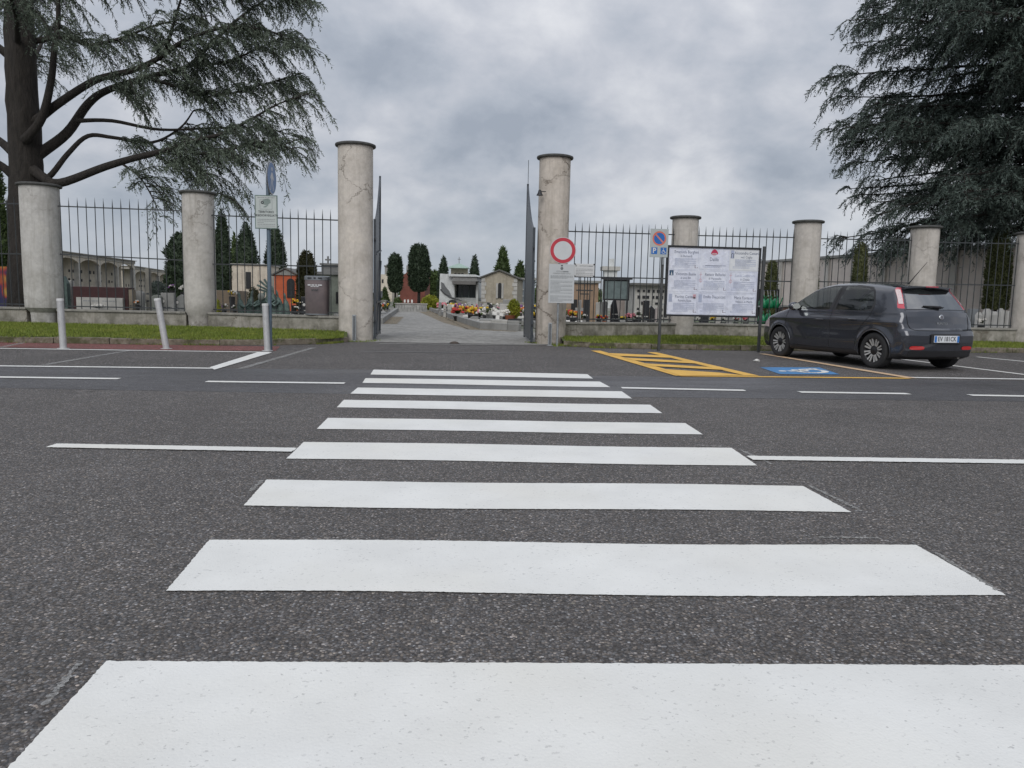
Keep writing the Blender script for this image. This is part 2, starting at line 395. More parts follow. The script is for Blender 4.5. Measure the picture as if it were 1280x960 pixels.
# ------- lines
LW = .12
for a, b, w in (((64, 556.5), (368, 562), .13), ((937, 572), (1290, 577), .13), ((1290, 577), (2300, 592), .13),
                ((-160, 469), (149, 473.2), .14), ((258, 476.7), (431, 478.8), .14), ((777, 484.6), (931, 487.8), .14), ((999, 489.9), (1136, 492), .14), ((1212, 493.8), (1400, 497), .14),
                ((-300, 431), (337, 440.2), .12), ((-300, 454), (268, 460.2), .13), ((1138, 471.7), (1600, 478.5), .13),
                ((1100, 445.5), (1300, 470.5), .12), ((1221, 446.0), (1330, 456.5), .12), ((1225, 436.5), (1300, 441), .1)):
    strip_px('road_line', a, b, w, M_WHITE, .0075)
poly_px('road_line', [(262, 459), (268, 462), (340, 440.6), (324, 439.6)], M_WHITE, .011)
for a, b, w in (((300, 461), (392, 434.5), .10), ((55, 456), (165, 437.5), .10), ((0, 434), (34, 427.5), .1)): strip_px('old_marking', a, b, w, M_WHITE_OLD, .0065, .004)
strip_px('yellow_line', (849, 469.8), (1136, 472.7), .13, M_YELLOW, .0075)
strip_px('yellow_line', (744.5, 438.2), (853, 469.6), .21, M_YELLOW, .011)
strip_px('yellow_line', (814.5, 440.2), (941, 469.6), .21, M_YELLOW, .011)
for q in (((756, 441), (772, 444.8), (845, 447.3), (824, 444)), ((776, 446.6), (793, 450.3), (872.5, 454.4), (855, 451)), ((797, 453.6), (817, 457.5), (905, 462.3), (884, 458.4)), ((824, 460.8), (850, 469.6), (936, 469.6), (898, 465.6))):
    poly_px('yellow_hatch', q, M_YELLOW, .0145)
strip_px('yellow_line', (953, 442), (1140, 472.5), .17, M_CREAM, .011)
poly_px('blue_bay_panel', [(950, 459), (1024, 459.2), (1050, 468), (975, 467.6)], M_BLUEP, .0075)
# white wheelchair symbol laid out on the blue panel
def wheelchair(mb, O, U, V, s, z=0.0, t=.001, w=.11):      # unit figure in U,V (0..1), drawn with bars
    O, U, V = Vector(O), Vector(U), Vector(V)
    def seg(a, b, ww=w):
        A, B = O+U*a[0]+V*a[1], O+U*b[0]+V*b[1]; d = (B-A).normalized(); nn = U.normalized().cross(V.normalized()).normalized(); q = d.cross(nn)*ww*s/2
        mb.add([A-q, B-q, B+q, A+q], [(0, 1, 2, 3)])
    seg((.42, .78), (.46, .40)); seg((.44, .60), (.68, .60), w*.8); seg((.43, .42), (.72, .42)); seg((.70, .44), (.82, .10)); seg((.80, .12), (.93, .16), w*.8)
    R = [(.45+.29*math.cos(a), .30+.29*math.sin(a)) for a in [math.radians(x) for x in range(105, 345, 15)]]
    for a, b in zip(R, R[1:]): seg(a, b, w*.8)
    hd = [(.42+.085*math.cos(a), .90+.085*math.sin(a)) for a in [math.radians(x) for x in range(0, 360, 30)]]
    mb.add([O+U*x+V*y for x, y in hd], [tuple(range(12))])
wb = MB(); a, b, c = at(962, 466.4, .011), at(985, 460.2, .011), at(1032, 466.9, .011)
wheelchair(wb, at(1040, 467.2, .011), at(1022, 460.0, .011)-at(1040, 467.2, .011), at(978, 466.8, .011)-at(1040, 467.2, .011), .8, w=.17)
struct(wb.build('wheelchair_marking', M_WHITE))
poly_px('red_strip', [(-400, 424), (0, 428), (200, 431), (350, 433), (345, 438.5), (200, 437.5), (0, 434), (-400, 430)], M_RED, .0055)
# avenue inside the gate
t = NT('avenue_paving')
n1 = t.noise(1.2, 6, .6); br = t.voro(9, 'F1', out='Color'); sp_ = t.N.new('ShaderNodeSeparateColor'); t.L.new(br, sp_.inputs[0])
c_ = t.mix(1.0, t.ramp(n1, [(.3, (.205, .20, .185)), (.7, (.30, .293, .275))]), t.ramp(sp_.outputs[0], [(0, .75), (1, 1.2)]), 'MULTIPLY')
t.base(t.mix(t.ramp(t.noise(6, 4), [(.6, 0.0), (.75, .4)]), c_, (.16, .14, .09))); t.set('Roughness', .85); M_AVE = t.m
aL = [at(466, 429), at(476, 405), at(496, 389), at(499, 384)]; aR = [at(672, 430), at(650, 407.5), at(602, 399), at(540, 389), at(533, 384)]
aL = [at(470, 425)+Vector((-.4, 0, 0)), at(476, 405), at(487, 396), at(496, 389.5)]
aR = [at(665, 428), at(652, 414.2), at(603, 411.7), at(577, 403), at(538, 388.5)]
sheet('avenue', [Vector((-1.9, 17.3, 0)), Vector((2.4, 17.3, 0)), Vector((4.0, 20, 0))]+aR[1:]+aL[::-1][:-1]+[Vector((-2.3, 20, 0))], M_AVE, .006)
t = NT('fallen_leaf_edge'); a_ = t.noise(9, 5, .7)
t.base(t.ramp(a_, [(.35, (.16, .13, .08)), (.65, (.34, .25, .13))])); t.set('Roughness', .95); M_LEAFY = t.m; patchy(M_LEAFY, .42, .6)
sheet('leaf_litter', [aR[1], aR[2], aR[3], aR[4], aR[4]+Vector((-1.0, -.5, 0)), aR[3]+Vector((-.8, -.5, 0)), aR[2]+Vector((-.5, -.5, 0)), aR[1]+Vector((-.3, -.45, 0))], M_LEAFY, .010, jit=.03)
sheet('leaf_litter', [aL[1], aL[2], aL[2]+Vector((.7, 0, 0)), aL[1]+Vector((.6, 0, 0))], M_LEAFY, .010, jit=.03)
strip_px('threshold', (474, 429.6), (660, 431.2), .13, solid('pale_threshold', (.30, .295, .28), .9), .010)
strip_px('old_marking', (450, 439.0), (640, 441.5), .10, solid('faded_line', (.185, .185, .185), .9), .008, .006)
# ------------------------------------------------------------------ solving a height from a picture row at a known place
def hor(px): return 373+.022*(px-553)
def XY(px, D): p = P(px, hor(px), D); return Vector((p.x, p.y, 0))
def zat(p, py):
    a = Vector((p[0], p[1], -CAMH)); k = (480-py)
    return (F*a.dot(CU)-k*a.dot(CF))/(k*CF.z-F*CU.z)
def text(s, size, mat, parent, x, z, y=-.004, align='CENTER', name='lettering', ext=0.0, bold=0.0, sx=1.0, rz=0.0):
    cu = bpy.data.curves.new(name, 'FONT'); cu.body = s; cu.size = size; cu.align_x = align; cu.align_y = 'CENTER'
    cu.extrude = ext; cu.offset = bold; cu.resolution_u = 2
    to = bpy.data.objects.new('tmp', cu); COL.objects.link(to); dg = bpy.context.evaluated_depsgraph_get(); dg.update()
    me = bpy.data.meshes.new_from_object(to.evaluated_get(dg)); bpy.data.objects.remove(to); bpy.data.curves.remove(cu)
    Mx = Matrix.Translation((x, y, z)) @ Matrix.Rotation(math.pi/2, 4, 'X') @ Matrix.Rotation(rz, 4, 'Z') @ Matrix.Diagonal((sx, 1, 1, 1))
    me.transform(Mx); me.materials.clear(); me.materials.append(mat)
    o = bpy.data.objects.new(name, me); COL.objects.link(o); o.parent = parent; return o
# ------------------------------------------------------------------ verge and kerb
KL = [(-60, 16.6), (-30, 15.9), (-14, 15.45), (-8.5, 15.3), (-5.5, 15.32), (-4.0, 15.5), (-2.87, 16.0), (-2.35, 16.6), (-2.1, 17.2)]
WL = [(-60, 23.5), (-30, 21.2), (-14, 20.0), (-9.6, 19.35), (-6.2, 19.0), (-5, 18.7), (-3.4, 18.4), (-2.5, 18.3), (-2.15, 17.6)]
KR = [(2.75, 16.9), (3.1, 16.6), (3.6, 16.5), (6.2, 16.4), (10, 16.75), (14.3, 17.25), (30, 19.0), (60, 22)]
WR = [(2.8, 17.9), (3.2, 18.9), (3.8, 19.4), (6.2, 19.4), (10, 19.3), (14.3, 19.4), (30, 21.2), (60, 24)]
KR = [(2.75, 16.95), (3.1, 16.62), (3.6, 16.5), (6.2, 16.38), (10, 16.7), (14.3, 17.2), (30, 19.0), (60, 22)]
t = NT('verge_turf')
c_ = t.ramp(t.noise(14, 6, .7), [(.3, (.028, .045, .010)), (.5, (.07, .10, .020)), (.7, (.13, .15, .035))])
t.base(t.mix(t.ramp(t.noise(2.1, 5, .65), [(.52, 0.0), (.68, .75)]), c_, (.10, .085, .045))); t.set('Roughness', .95); t.bump(t.noise(60, 3), .6, .02); M_TURF = t.m
t = NT('mossy_kerb_stone')
c_ = t.ramp(t.noise(9, 6, .7), [(.3, (.10, .085, .065)), (.55, (.20, .17, .13)), (.75, (.30, .28, .24))])
t.base(t.mix(t.ramp(t.noise(3.3, 6, .7), [(.46, 0.0), (.58, .85)]), c_, (.06, .065, .022))); t.set('Roughness', .92); t.bump(t.noise(40, 4), .5, .02); M_KERB = t.m
def resample(a, n):
    a = [Vector((x, y, 0)) for x, y in a]; L_ = [0]
    for p, q in zip(a, a[1:]): L_.append(L_[-1]+(q-p).length)
    out = []
    for i in range(n):
        s_ = L_[-1]*i/(n-1); j = max(k for k in range(len(L_)-1) if L_[k] <= s_+1e-9)
        out.append(a[j].lerp(a[j+1], (s_-L_[j])/(L_[j+1]-L_[j])))
    return out
VERGE = []
for K, W in ((KL, WL), (KR, WR)):
    n = len(K)*12; Ks = []; Ws = []
    for i in range(len(K)-1):
        for j in range(12):
            tt = j/12; Ks.append(Vector((lin(tt, K[i][0], K[i+1][0]), lin(tt, K[i][1], K[i+1][1]), 0))); Ws.append(Vector((lin(tt, W[i][0], W[i+1][0]), lin(tt, W[i][1], W[i+1][1]), 0)))
    m_ = 8; V = []; Fc = []
    for k, w in zip(Ks, Ws):
        for j in range(m_):
            tt = j/(m_-1); p = k.lerp(w, tt); off = .12/max((w-k).length, .2)
            p = k.lerp(w, off+(1-off)*tt); z = lin(tt**.8, .115, .205)+random.uniform(-.006, .006)
            V.append((p.x, p.y, z))
    for i in range(len(Ks)-1):
        for j in range(m_-1): Fc.append((i*m_+j, (i+1)*m_+j, (i+1)*m_+j+1, i*m_+j+1) if True else 0)
    struct(MB().add(V, Fc).build('verge', M_TURF, smooth=True)); VERGE.append((Ks, Ws))
    # kerb stones, one metre each, set along the verge edge
    kb = MB(); pts = resample(K, int(sum(math.dist(a, b) for a, b in zip(K, K[1:]))/1.0))
    for a, b in zip(pts, pts[1:]):
        d = (b-a).normalized(); nn = Vector((-d.y, d.x, 0)); g = .006
        A, B = a+d*g, b-d*g; h = .12+random.uniform(-.008, .006); sh = nn*random.uniform(-.008, .008)
        vv = [A+sh, B+sh, B+nn*.15+sh, A+nn*.15+sh]
        kb.add([Vector((q.x, q.y, 0)) for q in vv]+[Vector((q.x, q.y, h)) for q in vv], [(3, 2, 1, 0), (4, 5, 6, 7), (0, 1, 5, 4), (1, 2, 6, 5), (2, 3, 7, 6), (3, 0, 4, 7)])
    struct(kb.build('kerb', M_KERB, bevel=.012))
# grass blades (nobody could count them)
def blades(name, pts, h, w, mat, lean=.5):
    n = len(pts); a = rng.uniform(0, 2*np.pi, n); hh = h*rng.uniform(.45, 1.3, n); ww = w*rng.uniform(.7, 1.3, n)
    la = rng.uniform(0, 2*np.pi, n); ll = hh*rng.uniform(0, lean, n)
    dx, dy = np.cos(a)*ww/2, np.sin(a)*ww/2
    V = np.zeros((n, 3, 3)); V[:, 0] = pts; V[:, 1] = pts; V[:, 2] = pts
    V[:, 0, 0] -= dx; V[:, 0, 1] -= dy; V[:, 1, 0] += dx; V[:, 1, 1] += dy
    V[:, 2, 0] += np.cos(la)*ll; V[:, 2, 1] += np.sin(la)*ll; V[:, 2, 2] += hh
    return np_mesh(name, V.reshape(-1, 3), np.arange(3*n).reshape(-1, 3), mat)
def foliage(name, ramp, rough=.6, trans=.15, scale=1.4, fine=9):
    t = NT(name); n1 = t.noise(scale, 4, .6); n2 = t.noise(fine, 3, .6)
    c = t.mix(.45, t.ramp(n1, ramp), t.ramp(n2, ramp)); rnd = t.gn.outputs['Random Per Island']
    c = t.mix(1.0, c, t.ramp(rnd, [(0, .65), (1, 1.35)]), 'MULTIPLY'); t.base(c); t.set('Roughness', rough); t.set('Specular IOR Level', .3)
    if trans:
        tr = t.N.new('ShaderNodeBsdfTranslucent'); t.L.new(c, tr.inputs[0]); mx = t.N.new('ShaderNodeMixShader'); mx.inputs[0].default_value = trans
        o = t.N['Material Output']; t.L.new(t.b.outputs[0], mx.inputs[1]); t.L.new(tr.outputs[0], mx.inputs[2]); t.L.new(mx.outputs[0], o.inputs[0])
    return t.m
M_GRASS = foliage('grass_blades', [(.3, (.085, .12, .018)), (.5, (.17, .22, .035)), (.7, (.30, .30, .075))], scale=2.2, fine=14)
pts = []
for (Ks, Ws), (xa, xb) in zip(VERGE, ((-16, -2.2), (2.8, 22))):
    segs = [i for i in range(len(Ks)-1) if xa < Ks[i].x < xb]
    area = [((Ks[i+1]-Ks[i]).length*(Ws[i]-Ks[i]).length) for i in segs]; pr = np.array(area)/sum(area)
    N_ = int(sum(area)*1500); ch = rng.choice(len(segs), N_, p=pr); u = rng.uniform(0, 1, N_); v = rng.uniform(.03, 1, N_)
    for c, uu, v_ in zip(ch, u, v):
        i = segs[c]; k = Ks[i].lerp(Ks[i+1], uu); w = Ws[i].lerp(Ws[i+1], uu); p = k.lerp(w, v_)
        pts.append((p.x, p.y, lin(v_**.8, .11, .20)))
    # tufts hanging over the kerb and growing in its foot
    for i in segs:
        for _ in range(70):
            uu = random.random(); k = Ks[i].lerp(Ks[i+1], uu)
            if math.sin(k.x*2.1)+math.sin(k.x*5.3+1) > .2: pts.append((k.x, k.y-.02+random.uniform(-.03, .1), random.choice((0, 0, .11))))
for cx_, cy_, rr_ in ((-1.98, 17.8, .42), (2.52, 18.1, .40)):
    for _ in range(260):
        a = random.uniform(math.pi*.95, 2.05*math.pi); q_ = rr_+abs(random.gauss(0, .06)); pts.append((cx_+q_*math.cos(a), cy_+q_*math.sin(a), 0))
for x_ in np.arange(-2.5, -1.6, .01): pts.append((x_+random.uniform(-.1, .1), 17.25+random.uniform(-.1, .25), 0))
for _ in range(500): pts.append((random.uniform(2.5, 3.1), random.uniform(16.7, 17.5), random.uniform(0, .02)))
g = blades('grass', np.array(pts), .048, .013, M_GRASS, .8); g['kind'] = 'stuff'
# ------------------------------------------------------------------ round pillars
PILL = {}
def pillar(key, px, D, ytop, r, label, grp, mat, zb, stub=None, capr=.055):
    c = XY(px, D); zt = zat(c-Vector((0, r, 0)), ytop)
    T = thing('round_pillar', label, 'pillar', (c.x, c.y, zb), 0, grp); h = zt-zb
    prof = []
    if stub: prof += [(stub*.97, -.1), (stub, .12), (stub*1.04, .28), (r*.98, .40), (r, .6)]
    else: prof += [(r*.985, -.1), (r*.99, .3), (r, .9)]
    prof += [(r*1.002, 1.6), (r, h-.06)]
    mb = MB(); mb.lathe(prof, n=56); s = mb.build('shaft', mat, T, smooth='auto')
    # rough render: small bulges
    for v in s.data.vertices:
        a = math.atan2(v.co.y, v.co.x); q = 1+.006*math.sin(3*a+v.co.z*4+px)+random.uniform(-.002, .002); v.co.x *= q; v.co.y *= q
    MB().lathe([(r*.96, h-.07), (r+capr, h-.06), (r+capr+.01, h-.04), (r+capr+.005, h-.012), (r+capr-.03, h), (0.0, h+.012)], n=56).build('cap', M_CAP, T, smooth='auto')
    PILL[key] = (T, c, r, zb, zt); return T
G1, G2 = 'tall pillars either side of the gateway', 'round pillars along the cemetery fence'
PL1 = plaster('plaster_far_left', (.53, .515, .49), .5, 1.0, seed=11); PL2 = plaster('plaster_left', (.53, .505, .47), .7, .9, seed=21)
PGL = plaster('plaster_gate_left', (.60, .555, .50), .9, .6, 1.5, seed=31); PGR = plaster('plaster_gate_right', (.57, .515, .455), 1.3, .9, 2.2, seed=44)
PR1 = plaster('plaster_right', (.53, .495, .455), .5, .9, seed=55)
pillar('a', 55, 18.6, 227, .43, 'pale round pillar in front of the big tree trunk, cracked at its narrow foot', G2, PL1, .18, .30)
pillar('b', 250.5, 18.7, 237, .37, 'round pillar between the leaning bollard and the video surveillance sign', G2, PL2, .18, .29)
pillar('gl', 444.8, 17.7, 176, .40, 'tallest round pillar, left of the gateway next to the grey bin', G1, PGL, 0)
pillar('gr', 689, 17.95, 192, .365, 'tall cracked round pillar right of the gateway behind the no entry sign', G1, PGR, 0)
pillar('c', 852, 19.7, 269, .335, 'round pillar rising behind the notice board', G2, PR1, .15)
pillar('d', 1003.5, 19.7, 274.5, .335, 'round pillar behind the bonnet of the dark car', G2, PR1, .15)
pillar('e', 1148.5, 20.0, 281.5, .345, 'round pillar seen above the roof of the dark car', G2, PR1, .15)
pillar('f', 1281, 20.2, 289, .345, 'round pillar cut by the right edge of the view', G2, PR1, .15)
pillar('z', -140, 18.9, 222, .43, 'round pillar outside the view at the far left of the fence', G2, PL1, .18, .30)
pillar('g', 1420, 20.6, 296, .345, 'round pillar outside the view at the far right of the fence', G2, PR1, .15)
# painted round stain with rust ring on the pillar behind the bonnet
T, c, r, zb, zt = PILL['d']
# ------------------------------------------------------------------ low walls and fences
def run(k0, k1, cop, rail, mid, tip, nb, lab_w, lab_f):
    (T0, c0, r0, zb0, _), (T1, c1, r1, zb1, _) = PILL[k0], PILL[k1]
    d = (c1-c0).normalized(); A = c0+d*(r0-.06); B = c1-d*(r1-.06); L_ = (B-A).length; rz = math.atan2(d.y, d.x)
    zc = (zat(A, cop[0])+zat(B, cop[1]))/2; zg = .14
    if 'gl' in (k0, k1) or 'gr' in (k0, k1): zg = .1
    W = thing('low_wall', lab_w, 'wall', (A.x, A.y, zg), rz, 'low rendered walls under the fence')
    MB().box((L_/2, 0, (zc-.055-zg-.2)/2-.0), (L_, .30, zc-.055-zg+.2)).build('rendered_body', M_WALLC, W, bevel=.01)
    cp = MB(); x = .0
    while x < L_-.05:
        e = min(L_, x+random.uniform(.95, 1.1)); cp.box(((x+e)/2, random.uniform(-.004, .004), zc-zg-.026), (e-x-.006, .37, .052)); x = e
    cp.build('coping', M_COPING, W, bevel=.008)
    Fn = thing('railing', lab_f, 'railing', (A.x, A.y, zc), rz, 'spear topped iron railings between the pillars')
    def zz(p, pair, tt): return lin(tt, zat(A, pair[0]), zat(B, pair[1]))-zc
    for nm, pr in (('top_rail', rail), ('middle_rail', mid)):
        MB().bar((-.0, 0, zz(A, pr, 0)), (L_, 0, zz(A, pr, 1)), .012, .028).build(nm, M_IRON, Fn)
    MB().bar((0, 0, .07), (L_, 0, .07), .012, .028).build('bottom_rail', M_IRON, Fn)
    for i in range(nb):
        tt = (i+.55)/nb; x = L_*tt; zt = zz(A, tip, tt)+random.uniform(-.006, .006); lean = random.uniform(-.006, .006)
        mb = MB(); w = .023
        mb.tube([(x, 0, .005), (x+lean, 0, zt-.24)], w/2, 6, cap=False)
        mb.tube([(x+lean, 0, zt-.24), (x+lean, 0, zt-.20), (x+lean*1.3, 0, zt)], [w/2, w*.62, .0015], 6)
        mb.build('spear_bar', M_IRON, Fn)
    return W, Fn
run('z', 'a', (381, 383.5), (251, 255), (315, 317.5), (243, 246), 17, 'low grey wall at the far left edge below the big tree', 'iron railing at the far left edge in front of the big trunk')
run('a', 'b', (385.5, 390), (257.5, 263.8), (317.5, 325.5), (246, 250), 15, 'low grey wall behind the upright and leaning bollards', 'iron railing in front of the dark red granite tomb')
run('b', 'gl', (390, 395.5), (269, 275.5), (330, 333.5), (258.5, 262), 17, 'low grey wall under the bronze sculpture and the bin', 'iron railing with the grey bin hanging on it')
run('gr', 'c', (401.5, 404), (289, 293.4), (345.6, 348.5), (277.5, 281), 17, 'low cracked wall between the gate pillar and the notice board', 'iron railing with the small white plate, right of the gateway')
run('c', 'd', (404, 405.5), (294.4, 297), (349, 352), (282.5, 286), 15, 'low damp stained wall below the notice board', 'iron railing behind the notice board')
run('d', 'e', (405.5, 408.5), (298.3, 300.6), (352, 353.8), (288.3, 291.5), 15, 'low wall hidden behind the dark car', 'iron railing behind the roof of the dark car')
run('e', 'f', (408.5, 410), (302.8, 304.8), (355, 356.8), (293.5, 296), 13, 'low cracked wall right of the dark car', 'iron railing in front of the broad clipped cypress at the right')
run('f', 'g', (410, 413), (305, 309), (357, 361), (296.5, 301), 15, 'low wall outside the view at the far right', 'iron railing outside the view at the far right')
# ------------------------------------------------------------------ gate leaves, opened inwards
def leaf(px0, D0, px1, D1, yt0, yt1, yb0, yb1, label):
    a, b = XY(px0, D0), XY(px1, D1); d = (b-a).normalized(); L_ = (b-a).length; rz = math.atan2(d.y, d.x)
    T = thing('gate_leaf', label, 'gate', (a.x, a.y, 0), rz, 'steel gate leaves standing open')
    h0, h1 = zat(a, yt0), zat(b, yt1); zb = .10
    n = 14; top = [(L_*i/n, h0+(h1-h0)*(i/n)**1.7) for i in range(n+1)]
    MB().prism([(0, zb), (L_, zb)]+top[::-1], (0, .012, 0), (1, 0, 0), (0, 0, 1), .004).build('sheet_panel', M_GATE, T)
    fr = MB(); fr.bar((0, 0, .04), (0, 0, h0+.02), .06); fr.bar((L_, 0, .03), (L_, 0, h1+.05), .05)
    fr.bar((0, 0, zb), (L_, 0, zb), .05)
    for p, q in zip(top, top[1:]): fr.bar((p[0], 0, p[1]), (q[0], 0, q[1]), .045)
    fr.build('frame', M_GATE, T)
    s = MB(); s.bar((.03, -.03, h0*.72), (L_-.03, -.03, h0*.80), .035); s.bar((.03, -.03, .9), (L_-.03, -.03, .9), .035); s.bar((.03, -.035, .15), (L_-.05, -.035, h0*.70), .03)
    s.build('brace', M_GATE, T)
    for z in (.45, h0-.45): MB().bar((-.13, 0, z), (0, 0, z), .035).build('hinge', M_BLACK, T)
    MB().bar((L_-.02, -.05, 1.0), (L_-.02, -.05, 1.18), .04).build('lock_box', M_GALV, T)
    return T, L_, h1, h0
leaf(468.5, 17.75, 474.8, 20.2, 275, 222.5, 0, 0, 'open grey steel gate leaf beside the tallest pillar')
T, L_, h1, h0 = leaf(665.5, 17.75, 656.5, 20.2, 285.5, 232.5, 0, 0, 'open grey steel gate leaf beside the cracked pillar, with a rod on top')
MB().tube([(L_-.05, 0, h1), (L_-.03, 0, h1+.66)], .008, 6).build('rod', M_IRON, T)
# gate stop on the threshold, stop posts at the pillar feet, lamp on the pillar
p = at(568, 430, 0); T = thing('gate_stop', 'small dark rounded gate stop in the middle of the threshold', 'gate stop', p)
MB().lathe([(.12, 0), (.115, .02), (.08, .045), (.03, .06), (0, .062)], n=20).build('dome', solid('rusty_iron', (.06, .045, .035), .8), T, smooth=True)
MB().lathe([(.15, 0.001), (.15, .012), (.12, .014)], n=20).build('foot_plate', M_BLACK, T)
for px, y0, y1, D, lb in ((442.8, 425.5, 393.5, 17.15, 'short grey steel post at the foot of the tallest pillar'), (688.6, 431, 403.5, 17.15, 'short grey steel post at the foot of the cracked gate pillar')):
    c = XY(px, D); h = zat(c, y1); T = thing('steel_post', lb, 'post', c, FACE, 'short steel posts at the gate pillars')
    MB().box((0, 0, h/2), (.085, .05, h)).build('channel', M_GALV, T, bevel=.006); MB().box((0, 0, .006), (.14, .12, .012)).build('base_plate', M_GALV, T)
    MB().box((0, -.028, h*.5), (.04, .008, h*.9)).build('slot', solid('dark_steel', (.14, .15, .16), .5, .5), T)
c = XY(671.3, 17.55); T = thing('pillar_lamp', 'small black bell lamp bracketed on the cracked gate pillar', 'lamp', (c.x, c.y, zat(c, 241)), 0)
MB().bar((.14, 0, .03), (0, 0, .03), .02).build('bracket', M_BLACK, T)
MB().lathe([(.02, .07), (.035, .05), (.045, 0), (.075, -.05), (.078, -.06), (0, -.05)], n=16).build('shade', M_BLACK, T, smooth='auto')
# ------------------------------------------------------------------ bollards
M_BOL = solid('brushed_bollard', (.50, .50, .50), .45, .35, var=.12, scale=12)
for base, top, lb in (((79.3, 435.8), (79.2, 374.2), 'upright pale bollard furthest left, before the far left pillar'), ((208, 436.2), (200, 374), 'pale bollard leaning to the left'), ((334.3, 438.6), (333.6, 380.3), 'upright pale bollard in front of the sign post')):
    a = at(*base, 0); D = (a-C0).dot(CF); b = P(top[0], top[1], D); h = zat(a, top[1]); r = .056
    T = thing('bollard', lb, 'bollard', a, 0, 'steel bollards along the parking strip')
    tx = (b-P(base[0], base[1], D)).dot(CR) - 0.0
    # lean measured against the plumb line at that place
    vx = zat(a, top[1]); plumb = Vector((a.x, a.y, vx)); off = (b-plumb).dot(CR); dirr = Vector((math.cos(YAW), -math.sin(YAW), 0))
    ax = dirr*off; M_ = Vector((ax.x, ax.y, h)).to_track_quat('Z', 'Y').to_matrix().to_4x4(); hh = Vector((ax.x, ax.y, h)).length
    MB().lathe([(r, -.02), (r, hh-.004), (r-.003, hh)], n=24, M=M_).build('tube', M_BOL, T, smooth='auto')
    MB().lathe([(r+.004, hh-.03), (r+.004, hh+.006), (r-.004, hh+.012), (0, hh+.014)], n=24, M=M_).build('cap', solid('pale_cap', (.62, .62, .61), .5, .1), T, smooth='auto')
    MB().lathe([(r+.045, 0), (r+.045, .009), (r, .012)], n=24).build('base_ring', M_BOL, T, smooth='auto')
# ------------------------------------------------------------------ signs
M_SGREY = solid('reflective_grey_face', (.47, .49, .50), .45, 0, var=.04); M_SWHITE = solid('sign_white', (.60, .61, .62), .45, 0, var=.05)
M_INK = solid('dark_ink', (.05, .055, .06), .6, var=.05); M_INKG = solid('grey_ink', (.26, .27, .28), .6, var=.05); M_SBLUE = solid('sign_blue', (.02, .13, .42), .4, var=.06)
M_SRED = solid('sign_red', (.46, .03, .05), .4, var=.06); M_SORANGE = solid('faded_sign_red', (.60, .16, .10), .45, var=.08); M_GREEN_EDGE = solid('faded_green_edge', (.12, .17, .15), .5)
M_ALU = solid('sign_back_aluminium', (.30, .31, .32), .5, .6)
def ring(mb, cx, cz, r0, r1, y=0.0, n=40, a0=0, a1=360):
    k = n if a1-a0 >= 360 else n+1; vv = []; ff = []
    for i in range(k):
        a = math.radians(a0+(a1-a0)*i/n); vv += [(cx+r0*math.cos(a), y, cz+r0*math.sin(a)), (cx+r1*math.cos(a), y, cz+r1*math.sin(a))]
    for i in range(n if a1-a0 >= 360 else n):
        j = (i+1) % k; ff.append((2*i, 2*i+1, 2*j+1, 2*j))
    return mb.add(vv, ff)
def disc(mb, cx, cz, r, y=0.0, n=40): return mb.add([(cx+r*math.cos(2*math.pi*i/n), y, cz+r*math.sin(2*math.pi*i/n)) for i in range(n)], [tuple(range(n))])
def rect(mb, x0, z0, x1, z1, y=0.0): return mb.add([(x0, y, z0), (x1, y, z0), (x1, y, z1), (x0, y, z1)], [(0, 1, 2, 3)])
def lines(mb, x0, x1, z1, z0, n, h, y=-.004, gaps=True, left=True):
    """n lines of print far too small to read: each a row of short word-length strokes."""
    for i in range(n):
        z = lin((i+.5)/n, z1, z0); x = x0; xe = x1 if (i % 3 != 2) else lin(random.uniform(.35, .8), x0, x1)
        while x < xe:
            w = random.uniform(1.2, 4.5)*h; e = min(xe, x+w); rect(mb, x, z-h/2, e, z+h/2, y); x = e+h*.7
# left: surveillance notice and round blue sign on a grey post
c = at(338, 438.2, 0); T = thing('sign_post', 'grey post with video surveillance notice below an edge-on round blue sign', 'street sign', c, FACE)
zt = zat(c, 203); zs1, zs0 = zat(c, 244.5), zat(c, 286.5)
MB().lathe([(.036, -.02), (.036, zt-.05), (0, zt-.045)], n=16).build('pole', solid('blue_grey_pole', (.12, .16, .20), .45, .4), T, smooth='auto')
w = 27*14.35/F/2; cx = -.02; h = (zs1-zs0)/2; zc = (zs1+zs0)/2
pn = MB().box((cx, -.055, zc), (2*w, .012, 2*h)).build('notice_panel', M_GREEN_EDGE, T, bevel=.003)
q = MB(); rect(q, cx-w+.018, zc-h+.018, cx+w-.018, zc+h-.018, -.0635); q.build('notice_face', solid('pale_green_white', (.44, .48, .46), .5, var=.05), pn)
q = MB()
for a, b in (((cx-.11, zc+.10), (cx-.11, zc+h-.10)), ((cx+.11, zc+.10), (cx+.11, zc+h-.10))): rect(q, a[0]-.003, a[1]-.05, a[0]+.003, b[1]+.02, -.0655)
rect(q, cx-.11, zc+.048, cx+.11, zc+.054, -.0655); rect(q, cx-.11, zc+h-.085, cx+.11, zc+h-.079, -.0655)
lines(q, cx-w+.05, cx+w-.05, zc+h-.03, zc+h-.06, 1, .012, -.0655); lines(q, cx-.16, cx+.16, zc-.115, zc-.235, 4, .011, -.0655); lines(q, cx-.16, cx+.16, zc-h+.06, zc-h+.04, 1, .008, -.0655)
q.build('small_print', M_INKG, pn)
q = MB(); M_ = Matrix.Rotation(math.radians(-18), 3, 'Y')
def cam_icon(q, ox, oz, y):
    pts_ = [(-.075, -.03), (-.06, .045), (.03, .065), (.075, .04), (.08, -.01), (.02, -.045), (-.02, -.05)]
    q.add([(ox+a, y, oz+b) for a, b in pts_], [tuple(range(len(pts_)))])
